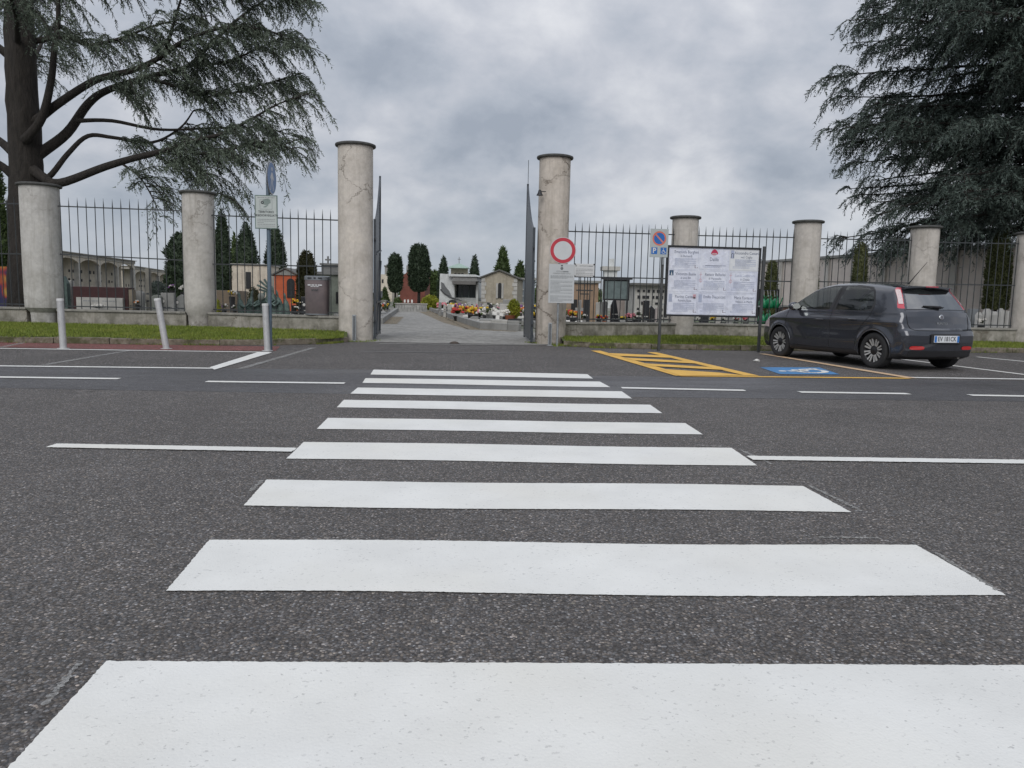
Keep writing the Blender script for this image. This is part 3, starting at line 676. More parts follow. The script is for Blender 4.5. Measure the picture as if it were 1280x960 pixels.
cam_icon(q, cx+.005, zc+.175, -.0655); q.add([(cx+.03, -.0655, zc+.13), (cx+.05, -.0655, zc+.135), (cx+.0, -.0655, zc+.085), (cx-.045, -.0655, zc+.08), (cx-.045, -.0655, zc+.095)], [(0, 1, 2, 3, 4)])
q.build('camera_pictogram', solid('faded_dark_green', (.20, .25, .23), .6), pn)
q = MB(); ring(q, cx-.065, zc+.17, .012, .028, -.067, 20); q.build('lens_pictogram', M_INK, pn)
for s_, z_, sz in (('TERRITORIO', zc+.0, .058), ('VIDEOSORVEGLIATO', zc-.062, .053)):
    text(s_, sz, M_INK, pn, cx, z_, -.0655, bold=.0012, sx=.86)
zr = (zat(c, 201.5)+zat(c, 243.5))/2; rr = (zat(c, 201.5)-zat(c, 243.5))/2
Mr = Matrix.Rotation(math.radians(74), 4, 'Z')
def rotd(mb, ang, px_, pz_): # turn coordinates of a local plate about the pole
    ca, sa = math.cos(ang), math.sin(ang); mb.v = [(px_+x*ca-y*sa, x*sa+y*ca, z) for x, y, z in mb.v]; return mb
ang = math.radians(92)
q = MB(); n = 40; q.lathe([(0, -.008), (rr, -.008), (rr, .0), (rr-.01, .004), (0, .004)], c=(0, 0, 0), n=44, M=Matrix.Rotation(math.pi/2, 3, 'X')); q.v = [(x, y-.05, z+zr) for x, y, z in q.v]
rs = rotd(q, ang, .012, 0).build('round_sign', M_ALU, T, smooth='auto')
q = MB(); disc(q, 0, zr, rr-.012, -.0595); rotd(q, ang, .012, 0).build('blue_face', solid('faded_sign_blue', (.10, .20, .40), .4, var=.08), rs)
q = MB(); ring(q, 0, zr, rr-.025, rr-.012, -.061)
for pts_ in ([(-.03, .10), (.05, .10), (.06, -.02), (-.05, -.02)], [(-.05, -.02), (-.01, -.02), (-.07, -.22), (-.11, -.22)], [(.01, -.02), (.05, -.02), (.10, -.22), (.06, -.22)], [(.05, .09), (.13, -.02), (.11, -.04), (.04, .04)], [(-.03, .09), (-.11, -.0), (-.09, -.03), (-.03, .04)]):
    q.add([(a, -.061, zr+b) for a, b in pts_], [(0, 1, 2, 3)])
disc(q, .01, zr+.16, .038, -.061, 16); rotd(q, ang, .012, 0).build('walking_figure', M_SWHITE, rs)
for z_ in (zs1-.08, zs0+.1, zr-.1): MB().lathe([(.042, z_-.012), (.042, z_+.012)], n=16).build('clamp', M_GALV, T)
# no entry post with regulations board
c = at(696.3, 433.2, 0); T = thing('no_entry_sign', 'red ringed no entry disc above a white regulations board on a thin post', 'street sign', c, FACE)
zt = zat(c, 300); zd = (zat(c, 296.5)+zat(c, 329.8))/2; rd = (zat(c, 296.5)-zat(c, 329.8))/2
MB().lathe([(.025, -.02), (.025, zt), (0, zt+.003)], n=14).build('pole', M_GALV, T, smooth='auto')
dx = .065
q = MB(); q.lathe([(0, -.01), (rd, -.01), (rd, .0), (rd-.008, .005), (0, .005)], n=48, M=Matrix.Rotation(math.pi/2, 3, 'X')); q.v = [(x+dx, y-.05, z+zd) for x, y, z in q.v]; ds = q.build('disc', M_ALU, T, smooth='auto')
q = MB(); disc(q, dx, zd, rd-.003, -.0560, 48); q.build('white_face', solid('disc_white', (.54, .56, .57), .45, var=.05), ds)
q = MB(); ring(q, dx, zd, rd*.70, rd*.955, -.0578, 48); q.build('red_ring', M_SRED, ds)
z1, z0 = zat(c, 330.2), zat(c, 378.8); bw = 31.2*17.2/F/2; cx = .055; pn = MB().box((cx, -.045, (z0+z1)/2), (2*bw, .012, z1-z0)).build('regulations_board', M_SGREY, T, bevel=.003)
H = z1-z0
for a_ in ((z1-.25, z1-.32, 3, .012), (z1-.36, z0+.21, 10, .010), (z0+.17, z0+.03, 6, .009)):
    q = MB(); lines(q, cx-bw+.04, cx+bw-.04, *a_, -.0525); q.build('print_block', solid('mid_ink', (.20, .215, .225), .6), pn)
q = MB(); rect(q, cx-.02, z1-.05, cx+.02, z1-.02, -.0525); ring(q, cx, z1-.095, .014, .030, -.0525, 20); disc(q, cx, z1-.095, .009, -.0525, 10); q.build('town_crest', M_INK, pn)
text('CITTÀ DI', .04, M_INK, pn, cx-.05, z1-.165, -.0525, sx=.9); text('COMANDO POLIZIA LOCALE', .035, M_INK, pn, cx, z1-.208, -.0525, sx=.85)
q = MB(); rect(q, cx+.03, z1-.178, cx+.15, z1-.152, -.0525); q.build('faded_word', solid('mid_ink', (.20, .215, .225), .6), pn)
# small white plate wired to the railing
c = XY(729.3, 18.15); T = thing('railing_plate', 'small white plate of rules fixed to the railing beside the gate pillar', 'sign', (c.x, c.y, zat(c, 345.8)), FACE)
H = zat(c, 329.7)-zat(c, 345.8); W_ = 24.6*18.15/F
MB().box((0, 0, H/2), (W_, .008, H)).build('plate', M_SWHITE, T, bevel=.002)
q = MB(); lines(q, -W_/2+.04, W_/2-.03, H-.11, .02, 5, .010, -.0055); ring(q, -W_/2+.035, H-.05, .006, .018, -.0055, 14); q.build('small_print', solid('mid_ink', (.20, .215, .225), .6), T)
text('COMUNE DI', .036, M_INK, T, -.02, H-.055, -.0055); q = MB(); rect(q, .09, H-.066, .2, H-.043, -.0055); q.build('faded_word', M_INKG, T)
for sx in (-1, 1):
    for z in (.01, H-.012): MB().box((sx*(W_/2-.01), -.006, z), (.03, .012, .03)).build('clip', M_BLACK, T)
# ------------------------------------------------------------------ notice board with nine posters
a, b = at(823.6, 431.2, .13), at(948.2, 433.0, .13); d = (b-a).normalized(); rz = math.atan2(d.y, d.x); Wd = (b-a).length
T = thing('notice_board', 'black framed notice board covered with nine white mourning posters on two dark posts', 'notice board', a, rz)
zA = lambda y: zat(a, y)-.13
zB = lambda y: zat(b, y)-.13
M_POST = solid('dark_board_post', (.075, .078, .08), .5, .4)
for x, zt in ((0, zA(304.5)), (Wd, zB(308))):
    MB().box((x, 0, zt/2-.1), (.055, .055, zt+.2)).build('post', M_POST, T, bevel=.006)
ya, yb = (zA(395.3)+zB(396.9))/2, (zA(306.3)+zB(310.3))/2
x0, x1 = .085, Wd+.0-.085; yF = -.02
MB().box(((x0+x1)/2, yF+.02, (ya+yb)/2), (x1-x0, .03, yb-ya)).build('backing', M_BLACK, T)
fr = MB(); tF = .035
fr.box(((x0+x1)/2, yF-.005, yb-tF/2), (x1-x0, .05, tF)); fr.box(((x0+x1)/2, yF-.005, ya+tF/2), (x1-x0, .05, tF))
fr.box((x0+tF/2, yF-.005, (ya+yb)/2), (tF, .05, yb-ya-2*tF)); fr.box((x1-tF/2, yF-.005, (ya+yb)/2), (tF, .05, yb-ya-2*tF)); fr.build('frame', M_BLACK, T)
for x in (.04, Wd-.04):
    for z in (ya+.25, yb-.25): MB().box((x, 0, z), (.06, .02, .03)).build('bracket', M_GALV, T)
t = NT('poster_paper'); nn = t.noise(2.6, 5, .62); wr = t.noise(7, 4, .6, .8)
t.base(t.mix(1.0, t.ramp(nn, [(.3, (.60, .63, .75)), (.7, (.76, .79, .86))]), t.ramp(wr, [(.35, .88), (.65, 1.06)]), 'MULTIPLY')); t.set('Roughness', .55); t.bump(wr, .45, .03); M_PAPER = t.m
M_PAPER2 = solid('poster_paper_grey', (.66, .68, .70), .55, var=.08); M_NAME = solid('poster_ink', (.13, .15, .22), .6); M_PRINT = solid('poster_grey_ink', (.36, .40, .52), .6)
M_PINK = solid('poster_pink', (.55, .33, .38), .6)
ix0, ix1, iz0, iz1 = x0+tF+.004, x1-tF-.004, ya+tF+.004, yb-tF-.004; cw, chh = (ix1-ix0)/3, (iz1-iz0)/3
names = [('Emanuela Borghini', 'in Bernardi'), ('Dalila', None), ('Alessandra Cassani', 'ved. Coglio'), ('Vincenzo Basile', 'di anni 84'), ('Renato Ballerini', 'di Maranello'), ('Lucia Lazzaroni', 'in Chiesa'), ('Pierino Ceriani', 'Palmira Rota'), ('Emilia Discacciati', None), ('Maria Fornasari', 'Velasco in Merlo')]
yP = yF-.006
MB().box(((ix0+ix1)/2, yP+.002, (iz0+iz1)/2), (ix1-ix0, .003, iz1-iz0)).build('pasted_layer', M_PAPER, T)
for i in range(9):
    r_, c_ = divmod(i, 3); jx, jz = random.uniform(-.008, .008), random.uniform(-.008, .008)
    px0, px1 = ix0+cw*c_+.004+jx, ix0+cw*(c_+1)-.004+jx; pz1, pz0 = iz1-chh*r_-.004+jz, iz1-chh*(r_+1)+.004+jz
    px0, px1, pz0, pz1 = max(px0, ix0), min(px1, ix1), max(pz0, iz0), min(pz1, iz1); y = yP-.0012*(i % 3)-.001*(i//3)
    q = MB(); nx, nz = 10, 8; vv = [(lin(u/nx, px0, px1), y-.0006*math.sin(u*1.3+i)*math.cos(v*1.1+i), lin(v/nz, pz0, pz1)) for v in range(nz+1) for u in range(nx+1)]
    ff = [(v*(nx+1)+u, v*(nx+1)+u+1, (v+1)*(nx+1)+u+1, (v+1)*(nx+1)+u) for v in range(nz) for u in range(nx)]
    pp = q.add(vv, ff).build('poster', M_PAPER2 if i == 2 else M_PAPER, T); yy = y-.0022
    mx = (px0+px1)/2+(.05 if i not in (1,) else 0); wd = px1-px0
    nm, sb = names[i]; zt_ = pz1-.085 if i != 1 else pz1-.235
    o = text(nm, .088 if i != 1 else .11, M_NAME if i not in (5,) else M_PRINT, pp, mx, zt_, yy, name='name_line', sx=.82)
    if sb: text(sb, .07, M_NAME, pp, mx, zt_-.085, yy, name='name_line', sx=.82)
    q = MB(); lines(q, px0+.13, px1-.06, zt_-.13, pz0+.10, 10, .008, yy); lines(q, px0+.08, px1-.2, pz0+.10, pz0+.05, 2, .009, yy)
    for (u0, v0, u1, v1) in ((px0+.012, pz0+.012, px1-.012, pz0+.015), (px0+.012, pz1-.015, px1-.012, pz1-.012), (px0+.012, pz0+.012, px0+.015, pz1-.012), (px1-.015, pz0+.012, px1-.012, pz1-.012)): rect(q, u0, v0, u1, v1, yy)
    q.build('small_print', M_PRINT, pp)
    if i not in (1, 2):
        q = MB(); rect(q, px1-.085, pz0+.05, px1-.075, pz0+.11, yy); rect(q, px1-.085, pz0+.05, px1-.045, pz0+.058, yy); rect(q, px1-.035, pz0+.05, px1-.02, pz0+.065, yy); q.build('undertaker_mark', solid('mark_ink', (.16, .10, .14), .6), pp)
    if i == 1:
        q = MB(); q.add([(mx+.078*math.cos(a)*(1-.25*max(0, math.sin(a))), yy, pz1-.10+(.08 if math.sin(a) > 0 else .045)*math.sin(a)) for a in [2*math.pi*k/28 for k in range(28)]], [tuple(range(28))]); q.build('red_emblem', solid('emblem_red', (.50, .035, .09), .5), pp)
        q = MB()
        for u in (-.035, 0, .035): ring(q, mx+u, pz1-.115, .008, .017, yy-.0008, 14)
        q.build('emblem_mark', M_SWHITE, pp)
    if i in (2, 3, 4, 6, 7, 5):
        q = MB(); mt = {2: M_PRINT, 3: solid('icon_blue', (.03, .08, .15), .6), 4: M_PINK, 5: M_PINK, 6: M_PRINT, 7: M_PRINT}[i]
        if i in (4, 5):
            ring(q, px0+.06, (pz0+pz1)/2+.02, .028, .036, yy, 20); rect(q, px0+.056, pz1-.26, px0+.064, pz1-.03, yy); rect(q, px0+.03, pz1-.095, px0+.09, pz1-.087, yy)
        elif i == 3: rect(q, px0+.02, pz1-.12, px0+.11, pz1-.01, yy)
        else: rect(q, px0+.025, pz1-.20, px0+.10, pz1-.03, yy)
        q.build('picture', mt, pp)
        if i == 3:
            q = MB(); q.add([(px0+.05, yy-.0008, pz1-.11), (px0+.085, yy-.0008, pz1-.11), (px0+.066, yy-.0008, pz1-.03)], [(0, 1, 2)]); q.build('picture_figure', M_SWHITE, pp)
        if i == 2:
            q = MB(); ring(q, px0+.062, pz1-.12, .02, .03, yy-.0008, 18, 0, 180); rect(q, px0+.032, pz1-.19, px0+.042, pz1-.12, yy-.0008); rect(q, px0+.082, pz1-.19, px0+.092, pz1-.12, yy-.0008); q.build('picture_arch', M_INK, pp)
    if i == 6:
        q = MB(); rect(q, px1-.10, pz1-.12, px1-.035, pz1-.03, yy); q.build('portrait', M_PINK, pp)
        q = MB(); q.blob((px1-.068, yy-.001, pz1-.105), .028, 10, 0, (1, .02, .6)); q.build('portrait_shape', M_INK, pp)
# parking permit sign clamped on the board's left post
zt, zb_ = zA(286.6), zA(322); c = a+d*(-.0); T2 = thing('parking_sign', 'grey plate with no parking symbol, P and wheelchair, left of the notice board', 'street sign', (c.x, c.y, .13), rz)
w = 22.3*16.6/F/2; cx = -.115
MB().box((.0, -.045, (zt+zb_)/2-.1), (.04, .02, zt-zb_+.1)).build('clamp_bar', M_GALV, T2)
pn = MB().box((cx, -.066, (zt+zb_)/2), (2*w, .014, zt-zb_)).build('plate', solid('plate_grey_blue', (.40, .44, .44), .45, var=.05), T2, bevel=.004)
yy = -.0745; zc = zt-.20
q = MB(); disc(q, cx, zc, .15, yy, 40); q.build('orange_ring', M_SORANGE, pn)
q = MB(); disc(q, cx, zc, .118, yy-.001, 40); q.build('blue_field', M_SBLUE, pn)
q = MB(); aa = math.radians(-45); u = Vector((math.cos(aa), 0, math.sin(aa))); v = Vector((-math.sin(aa), 0, math.cos(aa))); O = Vector((cx, yy-.002, zc))
q.add([O-u*.118-v*.017, O+u*.118-v*.017, O+u*.118+v*.017, O-u*.118+v*.017], [(0, 1, 2, 3)]); q.build('diagonal_bar', solid('bar_red', (.55, .20, .16), .45), pn)
for sx, nm in ((-1, 'p'), (1, 'w')):
    q = MB(); X = cx+sx*.10; Z = zb_+.135; rect(q, X-.065, Z-.07, X+.065, Z+.07, yy); sq_ = q.build('blue_square', M_SBLUE, pn)
    if nm == 'p': text('P', .15, M_SWHITE, sq_, X, Z, yy-.001, bold=.004)
    else:
        q = MB(); wheelchair(q, (X-.05, yy-.001, Z-.055), (.11, 0, 0), (0, 0, .11), .11); q.build('wheelchair', M_SWHITE, sq_)
# ------------------------------------------------------------------ grey bin hung on the railing
c = XY(396.8, 17.95); zb_, zt = zat(c, 394.5), zat(c, 345); T = thing('waste_bin', 'brownish grey curved metal bin hanging on the railing beside the tallest pillar', 'bin', (c.x, c.y, zb_), FACE)
H = zt-zb_; w1, w0 = .283, .270; n = 14
def sec(w, dpt, z): return [(w*math.cos(a), -dpt*abs(math.sin(a))**.6, z) for a in [math.pi*k/n for k in range(n+1)]]+[(-w, .06, z), (w, .06, z)]
t = NT('bin_metal'); t.base(t.ramp(t.noise(4, 5, .6), [(.3, (.16, .135, .145)), (.7, (.24, .195, .195))])); t.set('Metallic', .35); t.set('Roughness', .5); M_BIN = t.m
def loft(mb, secs):
    k = len(secs[0]); vv = [p for s_ in secs for p in s_]; ff = [(i*k+j, i*k+(j+1) % k, (i+1)*k+(j+1) % k, (i+1)*k+j) for i in range(len(secs)-1) for j in range(k)]
    ff.append(tuple(range(k-1, -1, -1))); ff.append(tuple(range((len(secs)-1)*k, len(secs)*k))); return mb.add(vv, ff)
bd = loft(MB(), [sec(w0-.01, .20, 0), sec(w0, .215, .03), sec(w1, .235, H-.1)]).build('body', M_BIN, T, smooth='auto')
q = loft(MB(), [sec(w1+.008, .242, H-.098), sec(w1+.008, .242, H-.02), sec(w1-.02, .21, H)]); ld = q.build('lid', solid('pale_lid', (.20, .215, .23), .45, .4), T, smooth='auto')
for x, w in ((-.12, .05), (0, .025), (.12, .05)): MB().box((x, -.238 if x == 0 else -.222, H-.055), (w*2, .03, .03)).build('opening', M_BLACK, ld)
loft(MB(), [sec(w0+.004, .22, .02), sec(w0+.004, .22, .05)]).build('foot_band', solid('pale_lid', (.20, .215, .23), .45, .4), T, smooth='auto')
q = MB(); lines(q, -.17, .17, H-.20, H-.235, 1, .028, -.171); lines(q, -.10, .10, H-.24, H-.265, 1, .018, -.171); q.v = [(x, -.242+.5*x*x, z) for x, y, z in q.v]; q.build('white_lettering', M_SWHITE, bd)
q = MB(); lines(q, -.08, .08, H-.31, H-.36, 2, .013, -.17); q.v = [(x, -.240+.5*x*x, z) for x, y, z in q.v]; q.build('dark_lettering', M_INK, bd)
for x in (-.15, .15): MB().box((x, .11, H*.7), (.03, .12, .03)).build('hook', M_GALV, T)
# ------------------------------------------------------------------ the parked hatchback
def build_car():
    Rw, Fw = at(1090.5, 460.3, 0), at(978.3, 446.2, 0)
    fd = (Fw-Rw).normalized(); rz = math.atan2(fd.y, fd.x)
    left = Vector((-fd.y, fd.x, 0)); org = Rw-fd*.70-left*.80
    T = thing('parked_car', 'dark blue grey five door hatchback parked nose to the verge', 'car', org, rz)
    PR = [(.05, .24), (.02, .34), (.0, .48), (.0, .60), (.03, .68), (.075, .72), (.10, .80), (.125, .92), (.16, 1.0), (.26, 1.13), (.37, 1.27), (.46, 1.375), (.45, 1.40), (.50, 1.41), (.8, 1.442), (1.2, 1.473), (1.6, 1.488), (2.0, 1.478), (2.3, 1.44), (2.5, 1.385), (2.8, 1.22), (3.08, 1.05), (3.2, 1.0), (3.5, .925), (3.75, .84), (3.92, .74), (4.01, .62), (4.05, .50), (4.05, .38), (4.0, .24), (3.9, .19), (.2, .19)]
    prx = np.array(PR)
    def sd_poly(x, z):
        d = np.full(x.shape, 1e9); inside = np.zeros(x.shape, bool); n = len(prx)
        for i in range(n):
            a, b = prx[i], prx[(i+1) % n]; e = b-a; wx, wz = x-a[0], z-a[1]
            tt = np.clip((wx*e[0]+wz*e[1])/(e@e), 0, 1); d = np.minimum(d, (wx-e[0]*tt)**2+(wz-e[1]*tt)**2)
            c = ((a[1] > z) != (b[1] > z)) & (x < (b[0]-a[0])*(z-a[1])/(b[1]-a[1]+1e-12)+a[0]); inside ^= c
        return np.sqrt(d)*np.where(inside, -1, 1)
    WR_, WF_ = (.70, .31), (3.21, .31)
    def wid(x, z):
        w = .838-.125*np.clip((.85-x)/.85, 0, 1.5)**2.4-.20*np.clip((x-3.0)/1.05, 0, 1.5)**2.4
        w = w-.035*np.clip((.55-z)/.35, 0, 1.2)**2-.038*(lambda s_: s_*s_*(3-2*s_))(np.clip((z-.80)/.15, 0, 1))-.215*np.clip((z-.95)/.5, 0, 1.3)**1.12
        w = w+.010*np.exp(-((z-.80)/.05)**2)
        w = w-.014*np.exp(-((z-.62)/.12)**2)*np.exp(-((x-1.95)/.85)**4)
        for cx, cz in (WR_, WF_):
            d = np.hypot(x-cx, z-cz); w = w+.014*np.exp(-((d-.375)/.05)**2)*(z > .1)
        return w
    def fbody(p):
        x, y, z = p[..., 0], p[..., 1], p[..., 2]; ay = np.abs(y)
        xe = x-.17*y*y*np.clip(1.25-x, 0, 1)+.20*y*y*np.clip((x-2.0)/1.2, 0, 1)
        ze = z+.055*y*y*np.clip((z-.6)/.4, 0, 1)
        a = sd_poly(xe, ze); b = (ay-wid(x, z))
        k = .075+.05*np.clip((z-1.1)/.3, 0, 1); h = np.clip(.5+.5*(a-b)/k, 0, 1)
        return b*(1-h)+a*h+k*h*(1-h)
    C = np.array([2.0, 0, .78])
    def solve(d, hi=3.0, o=None):
        o = C if o is None else o; lo = np.zeros(d.shape[:-1]); hi = np.full(d.shape[:-1], hi)
        for _ in range(26):
            m_ = (lo+hi)/2; v = fbody(o+d*m_[..., None]) < 0; lo = np.where(v, m_, lo); hi = np.where(v, hi, m_)
        return o+d*lo[..., None]
    ex = np.array([2.03, .83, .72]); V = []; Q = []; base = 0
    for ax, sg, n1, n2 in ((1, 1, 330, 118), (1, -1, 200, 70), (2, 1, 200, 90), (0, -1, 150, 128), (0, 1, 70, 60), (2, -1, 60, 30)):
        o1, o2 = [i for i in range(3) if i != ax]; u = np.linspace(-1, 1, n1+1); v = np.linspace(-1, 1, n2+1); U, W_ = np.meshgrid(u, v, indexing='ij')
        P_ = np.zeros(U.shape+(3,)); P_[..., ax] = sg; P_[..., o1] = U; P_[..., o2] = W_; d = P_*ex; d /= np.linalg.norm(d, axis=-1, keepdims=True)
        S = solve(d).reshape(-1, 3); V.append(S); I = (np.arange((n1+1)*(n2+1)).reshape(n1+1, n2+1)+base)
        q = np.stack([I[:-1, :-1], I[1:, :-1], I[1:, 1:], I[:-1, 1:]], -1).reshape(-1, 4)
        if (ax == 1) == (sg == 1): q = q[:, ::-1]
        Q.append(q); base += len(S)
    V = np.concatenate(V); Q = np.concatenate(Q); cen = V[Q].mean(1); x, y, z = cen.T; ay = np.abs(y)
    nr = np.cross(V[Q[:, 1]]-V[Q[:, 0]], V[Q[:, 3]]-V[Q[:, 0]]); nr /= np.linalg.norm(nr, axis=1, keepdims=True)+1e-12
    flip = ((cen-C)*nr).sum(1) < 0; Q[flip] = Q[flip][:, ::-1]; nr[flip] *= -1
    def inpoly(px, pz, poly):
        r = np.zeros(px.shape, bool); n = len(poly)
        for i in range(n):
            a, b = poly[i], poly[(i+1) % n]; r ^= ((a[1] > pz) != (b[1] > pz)) & (px < (b[0]-a[0])*(pz-a[1])/(b[1]-a[1]+1e-12)+a[0])
        return r
    side = ay > wid(x, z)-.05
    lab = np.full(len(Q), 'body', dtype='U16')
    arch = np.zeros(len(Q), bool)
    for cx, cz in (WR_, WF_): arch |= (np.hypot(x-cx, z-cz) < .352) & (ay > .5)
    FW = [(2.98, 1.0), (2.90, 1.065), (2.62, 1.235), (2.36, 1.345), (2.10, 1.395), (1.80, 1.415), (1.845, 1.18), (1.87, .985), (2.4, .985)]
    RWn = [(1.72, .985), (1.69, 1.2), (1.655, 1.418), (1.35, 1.405), (1.08, 1.37), (.97, 1.33), (.88, 1.20), (.84, 1.08), (.87, 1.02), (1.0, .99)]
    big = [(3.06, .975), (2.62, 1.262), (2.36, 1.375), (2.05, 1.425), (1.35, 1.435), (1.02, 1.40), (.93, 1.34), (.82, 1.16), (.79, 1.06), (.83, .99), (1.0, .965), (2.4, .96)]
    fdoor = [(3.02, .26), (3.02, .6), (3.0, .98), (2.62, 1.262), (2.36, 1.375), (2.05, 1.428), (1.76, 1.432), (1.79, 1.0), (1.79, .26)]
    rdoor = [(1.775, .26), (1.775, 1.0), (1.745, 1.433), (1.35, 1.437), (1.02, 1.40), (.93, 1.34), (.80, 1.1), (.86, .85), (1.06, .66), (1.12, .40), (1.16, .26)]
    yg = .60-.135*(z-1.02)/.36; rear = x < .62
    lab[side & inpoly(x, z, fdoor)] = 'front_door'; lab[side & inpoly(x, z, rdoor)] = 'rear_door'
    lab[(x < .42+.10*(z < .5)) & (z < .665)] = 'rear_bumper'; lab[(x > 3.72) & (z < .60)] = 'front_bumper'
    lab[rear & (z > .685) & (z < 1.41) & (ay < np.where(z < 1.02, .655-.05*((z-.85)/.17)**2*(z < .85), yg+.035)) & (x < .40+(z > 1.02)*.3)] = 'tailgate'
    lab[side & inpoly(x, z, big) & (z > .975)] = 'window_trim'
    lab[side & inpoly(x, z, FW)] = 'front_window'; lab[side & inpoly(x, z, RWn)] = 'rear_window'
    xl = np.interp(z, [1.03, 1.2, 1.40], [.33, .42, .585])
    lab[(z > 1.04+.25*np.clip(.0+ay-.70, 0, 1)) & (z < 1.395) & (ay > yg+.042) & (x < xl) & rear] = 'tail_lamp'
    lab[rear & (z > 1.035) & (z < 1.37-.10*ay**2) & (ay < yg)] = 'rear_screen'
    lab[(x > 2.30) & (x < 3.2) & (z > 1.0+.02) & (ay < .64-.02+.12*(x-2.4)-.03) & (~side) & (z < 1.43)] = 'windscreen'
    lab[(z < .285) & (side | (x < .5) | (x > 3.7))] = 'sill_trim'; lab[nr[:, 2] < -.75] = 'underbody'
    lab[(x > 3.62) & (z > .60) & (z < .80) & (ay > .42)] = 'headlamp'
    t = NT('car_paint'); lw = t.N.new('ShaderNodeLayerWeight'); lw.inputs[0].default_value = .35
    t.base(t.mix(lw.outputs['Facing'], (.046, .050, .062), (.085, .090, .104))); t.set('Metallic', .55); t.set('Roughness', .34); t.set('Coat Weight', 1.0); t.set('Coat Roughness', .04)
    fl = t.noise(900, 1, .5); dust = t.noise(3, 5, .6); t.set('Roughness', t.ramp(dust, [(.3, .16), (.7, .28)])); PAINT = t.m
    PL = solid('black_plastic', (.018, .018, .02), .55, var=.1); RUB = solid('tyre_rubber', (.022, .022, .023), .85, var=.2, scale=14)
    def glass(nm, tint, tr):
        t = NT(nm); t.base(tint); t.set('Roughness', .02); t.set('Specular IOR Level', .5); t.set('IOR', 2.1); t.set('Coat Weight', .6); t.set('Coat Roughness', .0)
        tb = t.N.new('ShaderNodeBsdfTransparent'); tb.inputs[0].default_value = (.55, .60, .60, 1); mx = t.N.new('ShaderNodeMixShader'); mx.inputs[0].default_value = tr
        o = t.N['Material Output']; t.L.new(t.b.outputs[0], mx.inputs[1]); t.L.new(tb.outputs[0], mx.inputs[2]); t.L.new(mx.outputs[0], o.inputs[0]); return t.m
    GL = glass('car_glass', (.02, .025, .027), .62); GLD = glass('rear_glass', (.012, .015, .017), .10); GLD.node_tree.nodes['Principled BSDF'].inputs['IOR'].default_value = 3.2
    LAMP = solid('tail_lamp_red', (.50, .045, .07), .12, coat=1, var=.05); LAMPW = solid('lamp_clear', (.62, .50, .50), .12, coat=1, var=.25, scale=60)
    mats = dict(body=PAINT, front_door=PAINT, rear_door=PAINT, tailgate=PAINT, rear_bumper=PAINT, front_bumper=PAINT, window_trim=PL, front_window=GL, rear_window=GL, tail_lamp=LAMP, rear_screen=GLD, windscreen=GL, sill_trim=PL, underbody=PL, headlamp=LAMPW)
    # smooth vertex normals come from merging the grids first
    keep = ~arch
    parts = {}
    def emit(nm, mask, mat, par=T):
        q = Q[mask]
        if not len(q): return None
        us, inv = np.unique(q, return_inverse=True); W_ = V[us]
        o = np_mesh(nm, W_, inv.reshape(-1, 4), mat, par, smooth=True)
        eps = 1e-3; g = np.stack([(fbody(W_+np.eye(3)[i]*eps)-fbody(W_-np.eye(3)[i]*eps)) for i in range(3)], -1); g /= np.linalg.norm(g, axis=1, keepdims=True)+1e-9
        if len(o.data.vertices) == len(W_): o.data.normals_split_custom_set_from_vertices([tuple(v) for v in g])
        return o
    for k in mats:
        for sgn, sm in ((1, y > 0), (-1, y <= 0)):
            if k in ('front_door', 'rear_door', 'front_window', 'rear_window', 'tail_lamp', 'window_trim', 'headlamp'):
                nm = {'front_door': 'door', 'rear_door': 'door', 'front_window': 'side_window', 'rear_window': 'side_window'}.get(k, k)
                par = T
                if k == 'front_window': par = parts[('front_door', sgn)]
                if k == 'rear_window': par = parts[('rear_door', sgn)]
                parts[(k, sgn)] = emit(nm, (lab == k) & keep & sm, mats[k], par)
            elif sgn == 1: parts[k] = emit(k, (lab == k) & keep, mats[k])
    def srear(yy, zz):   # point of the rear surface and its normal
        o = np.array([1.0, yy, zz]); p = solve(np.array([-1., 0, 0]), 1.4, o); e = 1e-3
        g = np.array([fbody(p+np.eye(3)[i]*e)-fbody(p-np.eye(3)[i]*e) for i in range(3)]); return Vector(p), Vector(g).normalized()
    def sside(xx, zz, sg=1):
        o = np.array([xx, 0, zz]); p = solve(np.array([0, float(sg), 0]), 1.2, o); e = 1e-3
        g = np.array([fbody(p+np.eye(3)[i]*e)-fbody(p-np.eye(3)[i]*e) for i in range(3)]); return Vector(p), Vector(g).normalized()
    # door seams as thin dark lines lying in the surface
    SE = solid('seam_black', (.006, .006, .007), .8, var=0)
    for sg in (1, -1):
        for line in ([(3.02, .30), (3.03, .6), (3.0, .97)], [(1.782, .30), (1.782, .6), (1.78, 1.0), (1.755, 1.42)], [(1.14, .32), (1.10, .5), (1.05, .67), (.93, .78), (.86, .86), (.81, 1.0), (.80, 1.06)], [(3.0, .30), (2.2, .285), (1.16, .30)]):
            pts_ = []
            for a, b in zip(line, line[1:]):
                for i in range(8): pts_.append(sside(lin(i/8, a[0], b[0]), lin(i/8, a[1], b[1]), sg)[0])
            pts_.append(sside(*line[-1], sg)[0]); MB().tube(pts_, .0045, 5).build('door_seam', SE, T)
        for xh in (2.02, 1.20):
            p, n_ = sside(xh, .80 if xh > 1.5 else .82, sg); q = MB().tube([p+Vector((-.09, 0, 0))+n_*.012, p+Vector((-.08, 0, 0))+n_*.03, p+Vector((.08, 0, 0))+n_*.03, p+Vector((.09, 0, 0))+n_*.012], .011, 8)
            q.build('handle', PAINT, parts[('front_door' if xh > 1.5 else 'rear_door', sg)], smooth=True)
